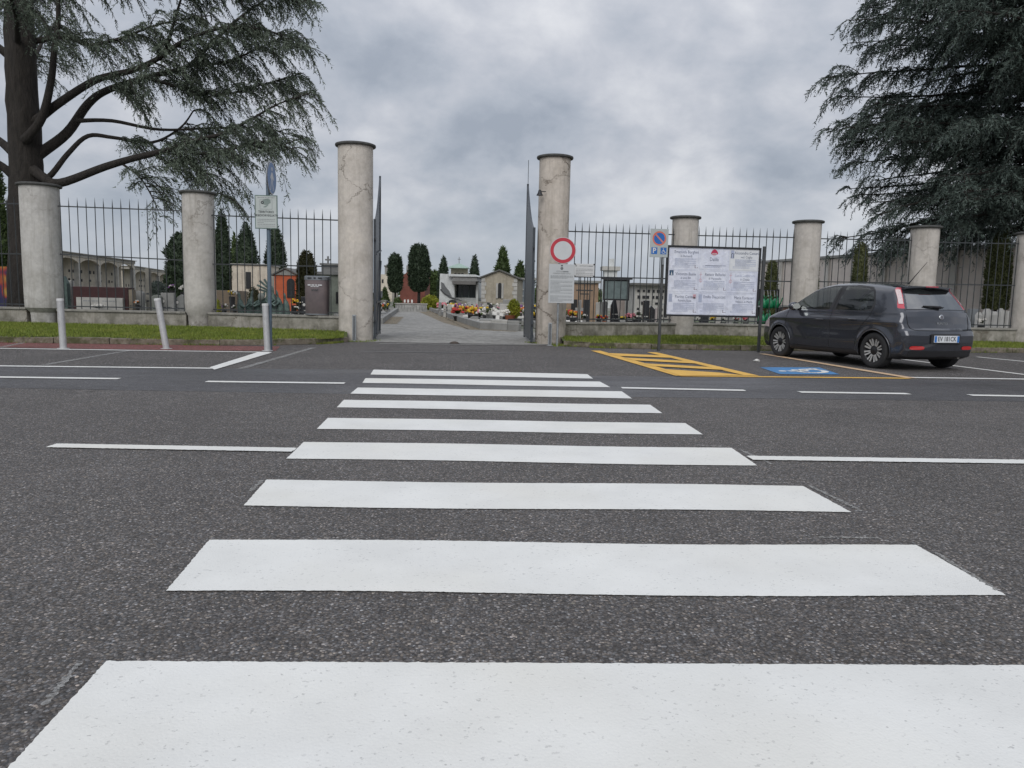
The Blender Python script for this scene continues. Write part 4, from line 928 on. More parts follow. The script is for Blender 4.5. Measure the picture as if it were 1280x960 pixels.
        # mirror
        m0 = Vector((2.72, sg*.88, 1.03)); q = MB(); q.blob((0, 0, 0), 1, 18, 0); q.v = [(m0.x+x_*.075+.03, m0.y+y_*.125, m0.z+z_*.085) for x_, y_, z_ in q.v]; mr = q.build('mirror', PAINT, T, smooth=True)
        MB().bar((2.76, sg*.72, .985), (2.745, sg*.86, 1.0), .05, .04).build('mirror_arm', PL, mr)
        q = MB(); q.v = []; q.add([(m0.x-.047, m0.y+.088*math.cos(a), m0.z+.058*math.sin(a)) for a in [2*math.pi*k/24 for k in range(24)]], [tuple(range(24))]); q.build('mirror_glass', solid('mirror_face', (.75, .80, .80), .03, 1.0, var=0), mr)
        # clear centre of the tail lamp, standing just proud of the red lens
        q = MB(); vv = []
        for i in range(9):
            zz = lin(i/8, 1.11, 1.35); ya = np.interp(zz, [1.02, 1.38], [.655, .525])+.0; yb_ = ya+.062
            for j in range(5): p, n_ = srear(sg*lin(j/4, ya, yb_), zz); vv.append(p+n_*.007)
        q.add(vv, [(5*i+j, 5*i+j+1, 5*i+j+6, 5*i+j+5) for i in range(8) for j in range(4)])
        q.build('clear_lens', LAMPW, parts[('tail_lamp', sg)], smooth=True)
        # red fog lamp and reflector low in the bumper
        q = MB(); vv = []; n = 7
        for i in range(n):
            yy = lin(i/(n-1), .40, .66)
            for zz in (.365+.012*(i == 0 or i == n-1), .425-.014*(i == 0 or i == n-1)): p, n_ = srear(sg*yy, zz); vv.append(p+n_*.008)
        q.add(vv, [(2*i, 2*i+2, 2*i+3, 2*i+1) for i in range(n-1)]); q.build('rear_reflector', solid('reflector_red', (.55, .02, .02), .15, coat=1, var=.05), T)
    # tailgate seam
    pts_ = [srear(yy, zz)[0] for yy, zz in [(-.64, 1.02), (-.655, .9), (-.65, .78), (-.62, .71), (-.56, .685)]+[(lin(i/10, -.5, .5), .682) for i in range(11)]+[(.56, .685), (.62, .71), (.65, .78), (.655, .9), (.64, 1.02)]]
    MB().tube(pts_, .006, 5).build('tailgate_seam', SE, T)
    pts_ = [srear(lin(i/10, -.62, .62), 1.025)[0] for i in range(11)]; MB().tube(pts_, .0045, 5).build('tailgate_seam', SE, T)
    # lower bumper insert
    q = MB(); vv = []; n = 20
    for i in range(n+1):
        for zz in (.265, .30, .345): p, n_ = srear(lin(i/n, -.66, .66), zz); vv.append(p+n_*.005)
    q.add(vv, [(3*i+j, 3*i+3+j, 3*i+4+j, 3*i+1+j) for i in range(n) for j in (0, 1)]); q.build('bumper_insert', PL, T, smooth=True)
    def plate_frame(yy, zz, off=.012):
        p, n_ = srear(yy, zz); n_ = Vector((n_.x, 0, min(n_.z, .12))).normalized(); return p+n_*off, n_
    # number plate
    p, n_ = plate_frame(0, .545, .022); rzp = -math.pi/2; NP = MB().box((0, 0, 0), (.53, .014, .115)).build('number_plate', solid('plate_white', (.66, .68, .70), .4, var=.03), T, bevel=.003)
    NP.location = p; NP.rotation_euler = (0, 0, rzp)
    q = MB()
    for sx in (-1, 1): rect(q, sx*.239-.022, -.052, sx*.239+.022, .052, -.0078)
    q.build('blue_band', solid('plate_blue', (.02, .16, .50), .4, var=.03), NP)
    text('EV 181CK', .108, M_INK, NP, 0, 0, -.0082, bold=.002, sx=.86, name='registration')
    q = MB(); q.box((0, .018, .0), (.62, .02, .17)); rb = q.build('plate_recess', PL, T, bevel=.012); rb.location = p; rb.rotation_euler = (0, 0, rzp)
    # badge, script
    p, n_ = srear(0, .90); Mb = n_.to_track_quat('Z', 'Y').to_matrix(); q = MB(); q.lathe([(.046, -.002), (.046, .008), (.040, .012), (0, .013)], c=p, n=32, M=Mb); bd = q.build('badge', solid('chrome', (.62, .63, .64), .12, 1.0, var=0), T, smooth='auto')
    q = MB(); q.lathe([(.033, .0135), (0, .0138)], c=p, n=28, M=Mb); q.build('badge_centre', solid('badge_grey', (.16, .15, .17), .3, .5), bd)
    q = MB(); pb = p+n_*.015
    for dy in (-.018, -.006, .006, .018): q.box((pb.x, dy, pb.z), (.003, .005, .032))
    q.build('badge_letters', solid('chrome', (.62, .63, .64), .12, 1.0, var=0), bd)
    p, n_ = srear(0, .795); e = text('PUNTO', .055, solid('chrome_letters', (.55, .56, .57), .25, .9, var=0), T, 0, 0, 0, name='model_script', ext=.001, bold=.001, sx=1.25)
    e.location = p+n_*.006; e.rotation_euler = (0, 0, rzp)
    # rear wiper, high brake lamp, spoiler lip, aerial, exhaust, tow cover
    pa, pb = srear(-.02, 1.045), srear(.30, 1.075); q = MB(); q.tube([pa[0]+pa[1]*.03, pa[0].lerp(pb[0], .5)+pb[1]*.03, pb[0]+pb[1]*.02], [.024, .016, .007], 8)
    pc = srear(-.12, 1.06); q.tube([pc[0]+pc[1]*.012, pb[0]+pb[1]*.012], .007, 6); q.build('rear_wiper', PL, T, smooth=True)
    q = MB(); secs = []
    for i in range(17):
        yy = lin(i/16, -.52, .52); k = 1-.35*(yy/.52)**2; xx = .41+.17*yy*yy
        secs.append([(xx-.055*k, yy, 1.405-.07*yy*yy), (xx+.02, yy, 1.372-.07*yy*yy), (xx+.22, yy, 1.39-.07*yy*yy), (xx+.22, yy, 1.440-.075*yy*yy), (xx+.03, yy, 1.426-.075*yy*yy), (xx-.055*k, yy, 1.415-.07*yy*yy)])
    sp = loft(q, secs).build('roof_spoiler', PAINT, T, smooth='auto')
    MB().box((.358, 0, 1.409), (.022, .26, .018)).build('high_brake_lamp', LAMP, sp, bevel=.003)
    MB().tube([(.86, 0, 1.465), (.84, 0, 1.49), (.50, 0, 1.83)], [.018, .009, .0035], 8).build('aerial', PL, T)
    MB().tube([(.10, -.42, .235), (.35, -.42, .24)], .028, 12).build('exhaust_pipe', solid('exhaust_steel', (.30, .28, .26), .4, .9), T)
    # cabin: seats, dashboard, floor
    SM = solid('seat_fabric', (.03, .03, .034), .85); q = MB(); q.box((1.9, 0, .42), (2.6, 1.35, .1)); q.box((2.95, 0, .83), (.35, 1.3, .26)); q.box((.62, 0, .70), (.5, 1.1, .5)); q.build('cabin_floor', SM, T)
    for sx, yy in ((2.15, .36), (2.15, -.36)):
        q = MB(); q.box((sx+.1, yy, .60), (.5, .48, .16)); q.box((sx-.22, yy, .92), (.13, .46, .55), M=Matrix.Rotation(math.radians(-14), 3, 'Y')); q.box((sx-.29, yy, 1.26), (.10, .24, .18)); q.build('seat', SM, T, bevel=.04)
    q = MB(); q.box((1.32, 0, .60), (.5, 1.2, .16)); q.box((1.05, 0, .88), (.14, 1.2, .5))
    for yy in (.38, -.38): q.box((1.0, yy, 1.16), (.08, .22, .12))
    q.build('seat', SM, T, bevel=.04)
    # wheels
    RIMB = solid('rim_black', (.02, .02, .022), .4, .3); RIMS = solid('rim_silver', (.60, .60, .59), .35, .55, var=.1)
    first = None
    for xx in (.70, 3.21):
        for sg in (1, -1):
            q = MB().lathe([(.345, -.005), (.365, .02), (.365, .34), (0, .35)], c=(xx, sg*.80, .31), n=48, M=Matrix.Rotation(sg*math.pi/2, 3, 'X'), caps=False); q.v = [(a, b, max(c_, .20)) for a, b, c_ in q.v]; q.build('arch_liner', PL, T, smooth='auto')
            arc = [sside(xx+.352*math.cos(math.radians(a)), max(.31+.352*math.sin(math.radians(a)), .21), sg)[0] for a in range(-16, 197, 4)]
            MB().tube(arc, .011, 8).build('arch_lip', PAINT, T, smooth=True)
            if first is None:
                W_ = bpy.data.objects.new('wheel', None); COL.objects.link(W_); W_.parent = T; first = W_
                MX = Matrix.Rotation(-math.pi/2, 3, 'X')   # lathe axis towards +Y (outside)
                pf = [(.05, -.09), (.20, -.10), (.235, -.10), (.28, -.094), (.303, -.075), (.309, -.04), (.310, 0), (.309, .04), (.303, .075), (.285, .090), (.262, .096), (.235, .092), (.213, .086), (.208, .07)]
                MB().lathe(pf, n=56, M=MX, caps=False).build('tyre', RUB, W_, smooth='auto')
                rim = MB().lathe([(0, .028), (.06, .028), (.12, .03), (.19, .04), (.207, .078), (.216, .086), (.213, .088), (.203, .084)], n=48, M=MX, caps=False).build('rim', RIMB, W_, smooth='auto')
                sp_ = MB()
                for k in range(8):
                    for off in (-.17, .17):
                        a = 2*math.pi*k/8+off*.9; r0, r1, h0, h1 = .080, .203, .011, .019
                        ca, sa = math.cos(a), math.sin(a)
                        def pt(r, o, yy): return (r*ca-o*sa, yy, r*sa+o*ca)
                        vv = [pt(r0, -h0, .062), pt(r1, -h1*.75, .080), pt(r1, h1*.75, .080), pt(r0, h0, .062)]; lo = [(p_[0], p_[1]-.02, p_[2]) for p_ in vv]
                        sp_.add(vv+lo, [(3, 2, 1, 0), (4, 5, 6, 7), (0, 1, 5, 4), (1, 2, 6, 5), (2, 3, 7, 6), (3, 0, 4, 7)])
                sp_.build('spokes', RIMS, W_)
                MB().lathe([(.085, .04), (.080, .060), (.045, .066), (.03, .074), (0, .075)], n=28, M=MX).build('hub', RIMB, W_, smooth='auto'); w = W_
            else: w = copy_tree(first)
            w.parent = T; w.location = (xx, sg*.738, .310); w.rotation_euler = (0, random.uniform(0, .4), 0 if sg > 0 else math.pi)
    return T
build_car()
# ------------------------------------------------------------------ foliage builders
def unit(a): return a/(np.linalg.norm(a, axis=-1, keepdims=True)+1e-9)
def sprigs(base, dirs, length, nb, bl, bw, droop, r):
    """Sprays of needles: nb blades along every drooping twig; returns triangles."""
    n = len(base); T_ = np.linspace(.06, 1, nb); side = unit(np.cross(dirs, r.normal(size=(n, 3)))); side2 = np.cross(dirs, side)
    V = np.empty((n, nb, 3, 3))
    for j, t_ in enumerate(T_):
        c = base+dirs*(length*t_)[:, None]; c[:, 2] -= droop*length*t_**2
        ax = dirs.copy(); ax[:, 2] -= 2*droop*t_; ax = unit(ax)
        a = r.uniform(0, 2*np.pi, n); out = side*np.cos(a)[:, None]+side2*np.sin(a)[:, None]
        d = unit(ax*.75+out*r.uniform(.35, 1.0, n)[:, None]); w = unit(np.cross(d, r.normal(size=(n, 3))))
        L_ = (bl*r.uniform(.6, 1.25, n))[:, None]; W_ = (bw*r.uniform(.7, 1.3, n))[:, None]/2
        V[:, j, 0] = c-w*W_; V[:, j, 1] = c+w*W_; V[:, j, 2] = c+d*L_
    return V.reshape(-1, 3)
def poly_eval(P_, t_):
    P_ = np.asarray(P_); L_ = np.r_[0, np.cumsum(np.linalg.norm(np.diff(P_, axis=0), axis=1))]; s = t_*L_[-1]
    return np.stack([np.interp(s, L_, P_[:, k]) for k in range(3)], -1), L_[-1]
def smooth_line(pts, n=5):
    P_ = [Vector(p) for p in pts]; out = []
    for i in range(len(P_)-1):
        a, b, c, d = P_[max(i-1, 0)], P_[i], P_[i+1], P_[min(i+2, len(P_)-1)]
        for k in range(n):
            t_ = k/n; out.append(.5*((2*b)+(c-a)*t_+(2*a-5*b+4*c-d)*t_**2+(3*b-a-3*c+d)*t_**3))
    out.append(P_[-1]); return out
def cedar(T, trunk, tr, limbs, mats, seed, sub_gap=.2, sub_len=(.7, 1.9), droop=.5, start=.28, nb=9, tw=.10, bl=.085, bw=.024, spl=(.22, .42)):
    """trunk: points; limbs: (points, radius0, radius1). Foliage hangs in drooping sprays from side branches."""
    r = np.random.default_rng(seed); bark, leaf = mats
    MB().tube(smooth_line(trunk), [lin(i/((len(trunk)-1)*5), *tr) for i in range((len(trunk)-1)*5+1)], 16).build('trunk', bark, T, smooth=True)
    for v in T.children[0].data.vertices if T.children else ():
        v.co += Vector((r.normal(), r.normal(), 0))*.018
    lb = MB(); tw_ = MB(); B, Dr, Ln = [], [], []
    for li, L in enumerate(limbs):
        pts_, r0, r1 = L[:3]; st = L[3] if len(L) > 3 else start; dens = L[4] if len(L) > 4 else 1.0
        sm = smooth_line(pts_); k = len(sm); lb.tube(sm, [lin((i/(k-1))**.8, r0, r1) for i in range(k)], 8)
        P_ = np.array([tuple(p) for p in sm]); _, LL = poly_eval(P_, np.array([0.]))
        ns = max(3, int(LL*(1-st)/sub_gap*dens)); ts = np.sort(r.uniform(st, 1, ns))
        pos, _ = poly_eval(P_, ts); nx, _ = poly_eval(P_, np.clip(ts+.03, 0, 1)); pv, _ = poly_eval(P_, np.clip(ts-.03, 0, 1)); tg = unit(nx-pv)
        for i in range(ns):
            h = np.array([tg[i][0], tg[i][1], 0]); h /= np.linalg.norm(h)+1e-6; lat = np.array([-h[1], h[0], 0])*(1 if r.random() < .5 else -1)
            d = h*r.uniform(.3, 1.0)+lat*r.uniform(.15, 1.0)+np.array([0, 0, r.uniform(-.25, .55)]); d /= np.linalg.norm(d)
            l = r.uniform(*sub_len)*(1.05-.55*ts[i]**2); q = np.linspace(0, 1, 7)
            dr = droop*r.uniform(.3, 1.6)
            c = pos[i]+d*(l*q)[:, None]; c[:, 2] -= dr*l*q**2.2
            tw_.tube([tuple(p) for p in c], [lin(x_, .018, .004) for x_ in q], 4, cap=False)
            m_ = int(l/tw)+2; tt = np.sort(r.uniform(.08, 1, m_)); cc = np.stack([np.interp(tt, q, c[:, k_]) for k_ in range(3)], -1)
            ax = np.gradient(c, axis=0); ax = unit(np.stack([np.interp(tt, q, ax[:, k_]) for k_ in range(3)], -1))
            sd_ = unit(np.cross(ax, [0, 0, 1.]))*np.where(np.arange(m_) % 2, 1, -1)[:, None]
            dd = unit(ax*r.uniform(.5, 1, m_)[:, None]+sd_*r.uniform(.3, .9, m_)[:, None]+np.array([0, 0, -.12]))
            B.append(cc); Dr.append(dd); Ln.append(r.uniform(*spl, m_)*(1.1-.4*tt))
    B, Dr, Ln = np.concatenate(B), np.concatenate(Dr), np.concatenate(Ln)
    lb.build('limbs', bark, T, smooth=True); tw_.build('twigs', bark, T)
    V = sprigs(B, Dr, Ln, nb, bl, bw, .55, r); print('cedar sprigs', len(B), 'tris', len(V)//3)
    return np_mesh('crown', V, np.arange(len(V)).reshape(-1, 3), leaf, T)
def bark(name, c):
    t = NT(name); n1 = t.noise(1, 6, .7, src=t.vec(scale=(9, 9, 2.2))); t.base(t.ramp(n1, [(.3, tuple(x*.45 for x in c)), (.6, c), (.8, tuple(x*1.7 for x in c))])); t.set('Roughness', .95); t.bump(n1, 1.0, .12); return t.m
M_BARK = bark('cedar_bark', (.040, .034, .029))
M_CEDAR = foliage('cedar_needles', [(.3, (.060, .080, .058)), (.5, (.100, .125, .092)), (.72, (.17, .20, .15))], scale=.9, fine=5, trans=.1)
M_CEDAR2 = foliage('dark_cedar_needles', [(.3, (.042, .060, .050)), (.5, (.070, .094, .080)), (.72, (.125, .155, .135))], scale=.8, fine=5, trans=.08)
# left cedar: limbs follow the real tree, spread in depth as well
base = XY(34, 22.8)
T = thing('cedar_tree', 'large spreading cedar with a thick dark trunk behind the far left pillar', 'tree', base, 0, 'old cedars inside the cemetery fence')
def loc(T, p): return Vector(p)-T.location
def LP(T, pts_, D0, D1, r0, r1, *a): n = len(pts_); return ([loc(T, P(x, y, lin(i/(n-1), D0, D1))) for i, (x, y) in enumerate(pts_)], r0, r1)+a
tr_ = [Vector((0, 0, -.1)), loc(T, P(33, 330, 22.8)), loc(T, P(34, 240, 22.6)), loc(T, P(30, 150, 22.3)), loc(T, P(24, 40, 22)), loc(T, P(20, -90, 21.8)), loc(T, P(16, -240, 21.6))]
D = 22.4
limbs = [LP(T, [(34, 206), (52, 220), (74, 229), (130, 209), (170, 197), (212, 187), (232, 178), (275, 168), (312, 150), (348, 130), (386, 117)], D, 20.6, .17, .012, .42),
         LP(T, [(222, 183), (245, 192), (290, 186), (330, 177), (365, 186)], 21.4, 20.2, .06, .01, .1),
         LP(T, [(36, 226), (60, 222), (85, 192), (110, 170), (142, 172), (190, 178), (225, 160), (242, 138)], D, 22.8, .11, .02, .55),
         LP(T, [(32, 206), (50, 192), (84, 166), (110, 130), (136, 112), (190, 95), (236, 82), (268, 50), (310, 14), (350, -10)], D, 23.5, .19, .02, .35),
         LP(T, [(96, 151), (140, 151), (200, 162), (268, 160), (330, 160), (372, 172)], 22.4, 22.8, .07, .01, .5),
         LP(T, [(28, 162), (46, 150), (75, 128), (120, 100), (165, 88), (196, 74), (232, 50), (285, 34), (340, 40), (372, 60)], D, 20.5, .16, .012, .3),
         LP(T, [(30, 176), (52, 148), (64, 100), (68, 60), (73, 20), (70, -40)], 22.0, 21.2, .14, .05, .5, .5),
         LP(T, [(28, 55), (80, 46), (112, 56), (150, 48), (200, 30), (260, 20)], D, 21, .10, .012, .25),
         LP(T, [(205, 72), (214, 40), (224, 6), (236, -30)], 21.8, 21.6, .07, .02, .1),
         LP(T, [(26, 0), (90, -30), (180, -40), (270, -20), (345, -4), (384, 4)], 22, 21, .14, .012, .2, 1.5),
         LP(T, [(24, -50), (100, -90), (200, -110), (300, -90), (380, -50)], 22, 22.5, .14, .012, .2, 1.2),
         LP(T, [(24, -40), (90, -60), (180, -80), (300, -60), (350, -40)], 22, 19, .13, .012, .2, 1.2),
         LP(T, [(22, -110), (90, -150), (180, -180), (260, -170), (320, -140)], 22, 22, .12, .012, .2),
         LP(T, [(180, 96), (230, 110), (280, 118), (330, 105), (375, 92)], 22.6, 22.0, .06, .01, .1, 1.3),
         LP(T, [(236, 82), (280, 78), (320, 62), (365, 40)], 23, 22.4, .06, .01, .05, 1.3),
         LP(T, [(212, 187), (236, 205), (262, 232), (285, 250)], 21.4, 20.8, .04, .006, .15, .8),
         LP(T, [(150, 203), (175, 222), (192, 250), (200, 272)], 21.8, 21.2, .04, .006, .15, .8),
         LP(T, [(190, 192), (225, 215), (240, 240)], 21.6, 21.6, .04, .006, .1, .9),
         # limbs to the left, front and back
         LP(T, [(22, 225), (-5, 203), (-60, 180), (-130, 190), (-200, 215)], D, 21.5, .15, .012, .3),
         LP(T, [(18, 192), (-12, 168), (-80, 130), (-170, 110), (-240, 130)], D, 23.5, .15, .012, .25),
         LP(T, [(14, 72), (-30, 40), (-100, 10), (-200, 10), (-260, 30)], D, 21.5, .13, .012, .2),
         LP(T, [(12, 0), (-50, -40), (-150, -60), (-240, -50)], D, 22, .12, .012, .2),
         LP(T, [(26, 120), (40, 80), (60, 40), (80, 20)], 22.6, 27.5, .12, .012, .3, .8),
         LP(T, [(22, 60), (20, 20), (10, -10), (0, -30)], 22, 17.8, .11, .012, .3, .7),
         LP(T, [(24, 20), (60, -20), (110, -50), (160, -60)], 22, 26.5, .11, .012, .25)]
cedar(T, tr_, (.54, .32), limbs, (M_BARK, M_CEDAR), 5, sub_gap=.095, sub_len=(.6, 1.7), droop=.7, nb=10, tw=.075, bl=.10, bw=.031)
# a fringe of single branches hanging low over the railing is part of the same crown
# right cedar: trunk just outside the picture
base = XY(1312, 25.2)
T = thing('cedar_tree', 'dense dark blue green cedar overhanging the railing at the right', 'tree', base, 0, 'old cedars inside the cemetery fence')
r2 = np.random.default_rng(11); limbs = []
for k in range(250):
    z = 3.8+ (k/250)*12.6+r2.uniform(-.35, .35); az = k*2.399963+r2.uniform(-.25, .25)
    L_ = np.interp(z, [2.6, 4, 7, 9, 11, 13, 16.5], [6.3, 6.8, 7.2, 7.4, 7.1, 6.0, 1.2])*r2.uniform(.86, 1.03)
    up = np.interp(z, [3, 6, 10, 16], [.0, .08, .20, .5])+r2.uniform(-.06, .10)
    pts_ = []
    for i in range(6):
        s_ = i/5; rr = L_*s_; zz = z+up*rr-(.016+.008*(z < 5))*rr*rr+r2.uniform(-.08, .08)
        a2 = az+.12*math.sin(s_*3+k); pts_.append(Vector((rr*math.cos(a2), rr*math.sin(a2), max(zz, 3.15))))
    w_x = math.cos(az)*-1; back = math.sin(az)    # the side away from the street carries fewer sprays
    limbs.append((pts_, .13*(1-z/22), .012, .22, .55 if (back > .5 or w_x < -.3) else 1.0))
cedar(T, [Vector((0, 0, -.1)), Vector((.05, 0, 4)), Vector((0, .05, 9)), Vector((0, 0, 17))], (.5, .08), limbs, (M_BARK, M_CEDAR2), 23, sub_gap=.135, sub_len=(.6, 1.9), droop=.62, nb=8, tw=.09, bl=.125, bw=.038, start=.2, spl=(.24, .46))
# ------------------------------------------------------------------ cypresses, bushes, conifers
def crown_mesh(name, T, H, prof, n, leaf, mat, seed, zb=0.0, lump=.12, core=.86, up=.8, nl=7):
    """Closed lumpy core plus many small leaf blades spread through the outer shell."""
    r = np.random.default_rng(seed); pt, pr = zip(*prof)
    ph = r.uniform(0, 6.28, 6)
    def rad(t_, a): return np.interp(t_, pt, pr)*(1+lump*(.5*np.sin(a*3+t_*9+ph[0])+.35*np.sin(a*5-t_*17+ph[1])+.3*np.sin(a*2+t_*31+ph[2])+.25*np.sin(a*9+t_*23+ph[3])))
    nz, na = 22, 18; tt = np.linspace(0, 1, nz); aa = np.linspace(0, 2*np.pi, na, endpoint=False); TT, AA = np.meshgrid(tt, aa, indexing='ij'); R = rad(TT, AA)*core
    Vc = np.stack([R*np.cos(AA), R*np.sin(AA), zb+TT*H*(.985)], -1).reshape(-1, 3); I = np.arange(nz*na).reshape(nz, na)
    q = np.stack([I[:-1], np.roll(I[:-1], -1, 1), np.roll(I[1:], -1, 1), I[1:]], -1).reshape(-1, 4); tri = np.concatenate([q[:, :3], q[:, [0, 2, 3]]])
    w = np.interp(np.linspace(0, 1, 200), pt, pr)+.02; t_ = r.choice(np.linspace(0, 1, 200), n, p=w/w.sum())+r.uniform(-.003, .003, n); t_ = np.clip(t_, 0, 1)
    a = r.uniform(0, 2*np.pi, n); dep = r.uniform(.80, 1.04, n); R = rad(t_, a)*dep
    c = np.stack([R*np.cos(a), R*np.sin(a), zb+t_*H], -1); out = np.stack([np.cos(a), np.sin(a), np.zeros(n)], -1)
    d = unit(out*r.uniform(.15, 1, n)[:, None]+np.array([0, 0, up])*r.uniform(.4, 1.2, n)[:, None]+r.normal(size=(n, 3))*.35); wv = unit(np.cross(d, r.normal(size=(n, 3))))
    l = (leaf*r.uniform(.6, 1.3, n))[:, None]; V = np.stack([c-wv*l*.28, c+wv*l*.28, c+d*l], 1).reshape(-1, 3)
    V = np.concatenate([Vc, V]); Fc = np.concatenate([tri, np.arange(3*n).reshape(-1, 3)+len(Vc)])
    return np_mesh('crown', V, Fc, mat, T)
CYP = [(0, .35), (.05, .70), (.16, .92), (.45, 1), (.74, .92), (.9, .72), (.97, .48), (1, .2)]
CYPT = [(0, .80), (.1, .95), (.4, 1), (.65, .80), (.85, .50), (.97, .18), (1, .03)]
CLIP = [(0, .92), (.1, 1), (.5, .92), (.85, .70), (.95, .52), (1, .15)]
RND = [(0, .4), (.15, .8), (.45, 1), (.75, .85), (.93, .45), (1, .1)]
CON = [(0, .55), (.12, 1), (.3, .85), (.38, .95), (.55, .62), (.62, .7), (.8, .36), (.9, .3), (1, .03)]
M_CYP = foliage('cypress_foliage', [(.3, (.022, .036, .022)), (.5, (.036, .056, .032)), (.72, (.060, .085, .045))], scale=.8, fine=3, trans=0)
M_CYP2 = foliage('brownish_cypress', [(.3, (.04, .045, .02)), (.5, (.065, .065, .03)), (.72, (.11, .10, .045))], scale=1.5, fine=6, trans=0)
M_CLIP = foliage('clipped_cypress', [(.3, (.045, .055, .022)), (.5, (.07, .082, .032)), (.72, (.12, .125, .05))], scale=1.5, fine=6, trans=0)
M_GREEN = foliage('mid_green_leaves', [(.3, (.035, .055, .02)), (.5, (.06, .09, .03)), (.72, (.11, .15, .05))], scale=1, fine=5, trans=.1)
M_YGREEN = foliage('yellow_green_leaves', [(.3, (.14, .17, .02)), (.5, (.24, .26, .03)), (.72, (.38, .36, .05))], scale=2, fine=8, trans=.1)
M_LAV = foliage('grey_green_leaves', [(.3, (.07, .09, .08)), (.5, (.12, .15, .13)), (.72, (.2, .23, .2))], scale=2, fine=8, trans=.1)
def tree(name, label, cat, x, hw, yt, D, prof, mat, n, leaf, seed, grp=None, yb=None, lump=.12, ysq=1.0, trunk_h=None):
    c = XY(x, D); H = zat(c, yt); zb = 0.0 if yb is None else max(zat(c, yb), .02); R = hw*D/F
    T = thing(name, label, cat, c, random.uniform(0, 6), grp)
    MB().tube([(0, 0, -.1), (.02, 0, zb+.3), (0, .02, zb+(H-zb)*.5)], [max(.05, R*.16), max(.045, R*.14), .03], 8).build('trunk', M_BARK, T, smooth=True)
    crown_mesh(name, T, H-zb, [(a, b*R) for a, b in prof], n, leaf, mat, seed, zb, lump)
    return T
GC = 'cypresses and conifers standing behind the cemetery'
tree('cypress_tree', 'narrow dark cypress behind the railing, just right of the second pillar', 'tree', 279, 11, 262, 46, CYPT, M_CYP, 4200, .16, 1, GC)
tree('cypress_tree', 'broad pointed dark cypress behind the cream chapel', 'tree', 309, 15.5, 278, 52, CYPT, M_CYP, 4600, .17, 2, GC)
tree('cypress_tree', 'dark cypress behind the sign post and the orange chapel', 'tree', 345, 14.5, 280, 54, CYPT, M_CYP, 4600, .17, 3, GC)
tree('conifer_tree', 'ragged small conifer showing between two cypresses behind the cream chapel', 'tree', 294, 7, 291, 58, CON, M_GREEN, 1500, .2, 4, GC)
tree('brown_cypress', 'small brownish green cypress beside the orange chapel', 'tree', 383.5, 12, 314, 31, [(0, .6), (.2, .9), (.5, 1), (.8, .85), (.95, .45), (1, .1)], M_CYP2, 4200, .11, 5)
tree('broad_tree', 'rounded dark tree showing just left of the second pillar', 'tree', 228, 19, 290, 58, RND, M_CYP, 3600, .24, 6, GC, lump=.25)
tree('evergreen_tree', 'dark evergreen tree at the far left edge behind the railing', 'tree', -8, 21, 165, 31, [(0, .7), (.2, 1), (.5, .9), (.8, .6), (1, .1)], M_GREEN, 6500, .16, 7, None, lump=.22)
tree('cypress_tree', 'dark columnar cypress left of the brick building', 'tree', 494, 8.6, 317, 82, CYP, M_CYP, 3000, .26, 8, GC, yb=366)
tree('cypress_tree', 'tallest and broadest cypress, at the end of the avenue', 'tree', 523.5, 12.8, 305.5, 84, CYP, M_CYP, 4200, .28, 9, GC, yb=365)
tree('cypress_tree', 'slim cypress rising behind the left end of the white chapel', 'tree', 553.8, 6.8, 320.5, 80, CYPT, M_CYP, 2000, .24, 10, GC)
tree('cypress_tree', 'slim dark cypress between the white chapel and the stone chapel', 'tree', 592.5, 6.6, 318.5, 76, CYPT, M_CYP, 2000, .24, 11, GC)
tree('conifer_tree', 'ragged tall conifer behind the stone chapel', 'tree', 627.5, 11.5, 308, 96, CON, M_GREEN, 2200, .4, 12, GC, lump=.25)
tree('conifer_tree', 'lower ragged conifer behind the right end of the stone chapel', 'tree', 649, 11, 326, 98, CON, M_GREEN, 1800, .4, 13, GC, lump=.25)
tree('conifer_tree', 'dark conifer half hidden by the open gate leaf on the right', 'tree', 661, 7, 312, 92, CON, M_CYP, 1500, .35, 14, GC)
tree('broad_tree', 'soft green tree behind the tallest cypress at the avenue end', 'tree', 543, 12, 339, 118, RND, M_GREEN, 1800, .5, 15, GC, lump=.25)
tree('small_conifer', 'small bright green conifer at the foot of the columnar cypress', 'tree', 481, 5.5, 359, 64, CON, M_GREEN, 1200, .16, 16)
tree('clipped_cypress', 'narrow clipped cypress behind the green watering cans', 'tree', 962.5, 8.8, 326, 24.5, CLIP, M_CLIP, 4200, .07, 17, 'clipped cypresses along the right hand wall')
tree('clipped_cypress', 'clipped cypress seen above the roof of the dark car', 'tree', 1071.5, 10.3, 303.5, 25, CLIP, M_CLIP, 4600, .07, 18, 'clipped cypresses along the right hand wall')
tree('clipped_cypress', 'broadest clipped cypress behind the railing right of the car', 'tree', 1243.5, 14.3, 288, 22.9, [(0, .95), (.2, 1), (.6, .92), (.85, .7), (1, .2)], M_CLIP, 6000, .075, 19, 'clipped cypresses along the right hand wall', yb=387)
tree('clipped_cypress', 'clipped cypress mostly hidden behind the pillar at the car bonnet', 'tree', 1011, 11, 309, 24.5, CLIP, M_CLIP, 4200, .07, 20, 'clipped cypresses along the right hand wall')
def bush(label, x, hw, yt, D, mat, seed, n=900, leaf=.06, yb=None, name='bush', prof=RND):
    c = XY(x, D); H = zat(c, yt); zb = 0 if yb is None else zat(c, yb); T = thing(name, label, 'shrub', c)
    crown_mesh('leaves', T, H-zb, [(a, b*hw*D/F) for a, b in prof], n, leaf, mat, seed, zb, .2, .7); T.children[0].name = 'foliage'; return T
bush('low yellow green bush beside the wall at the avenue end', 538, 10, 369.5, 58.5, M_YGREEN, 31, 1500, .14)
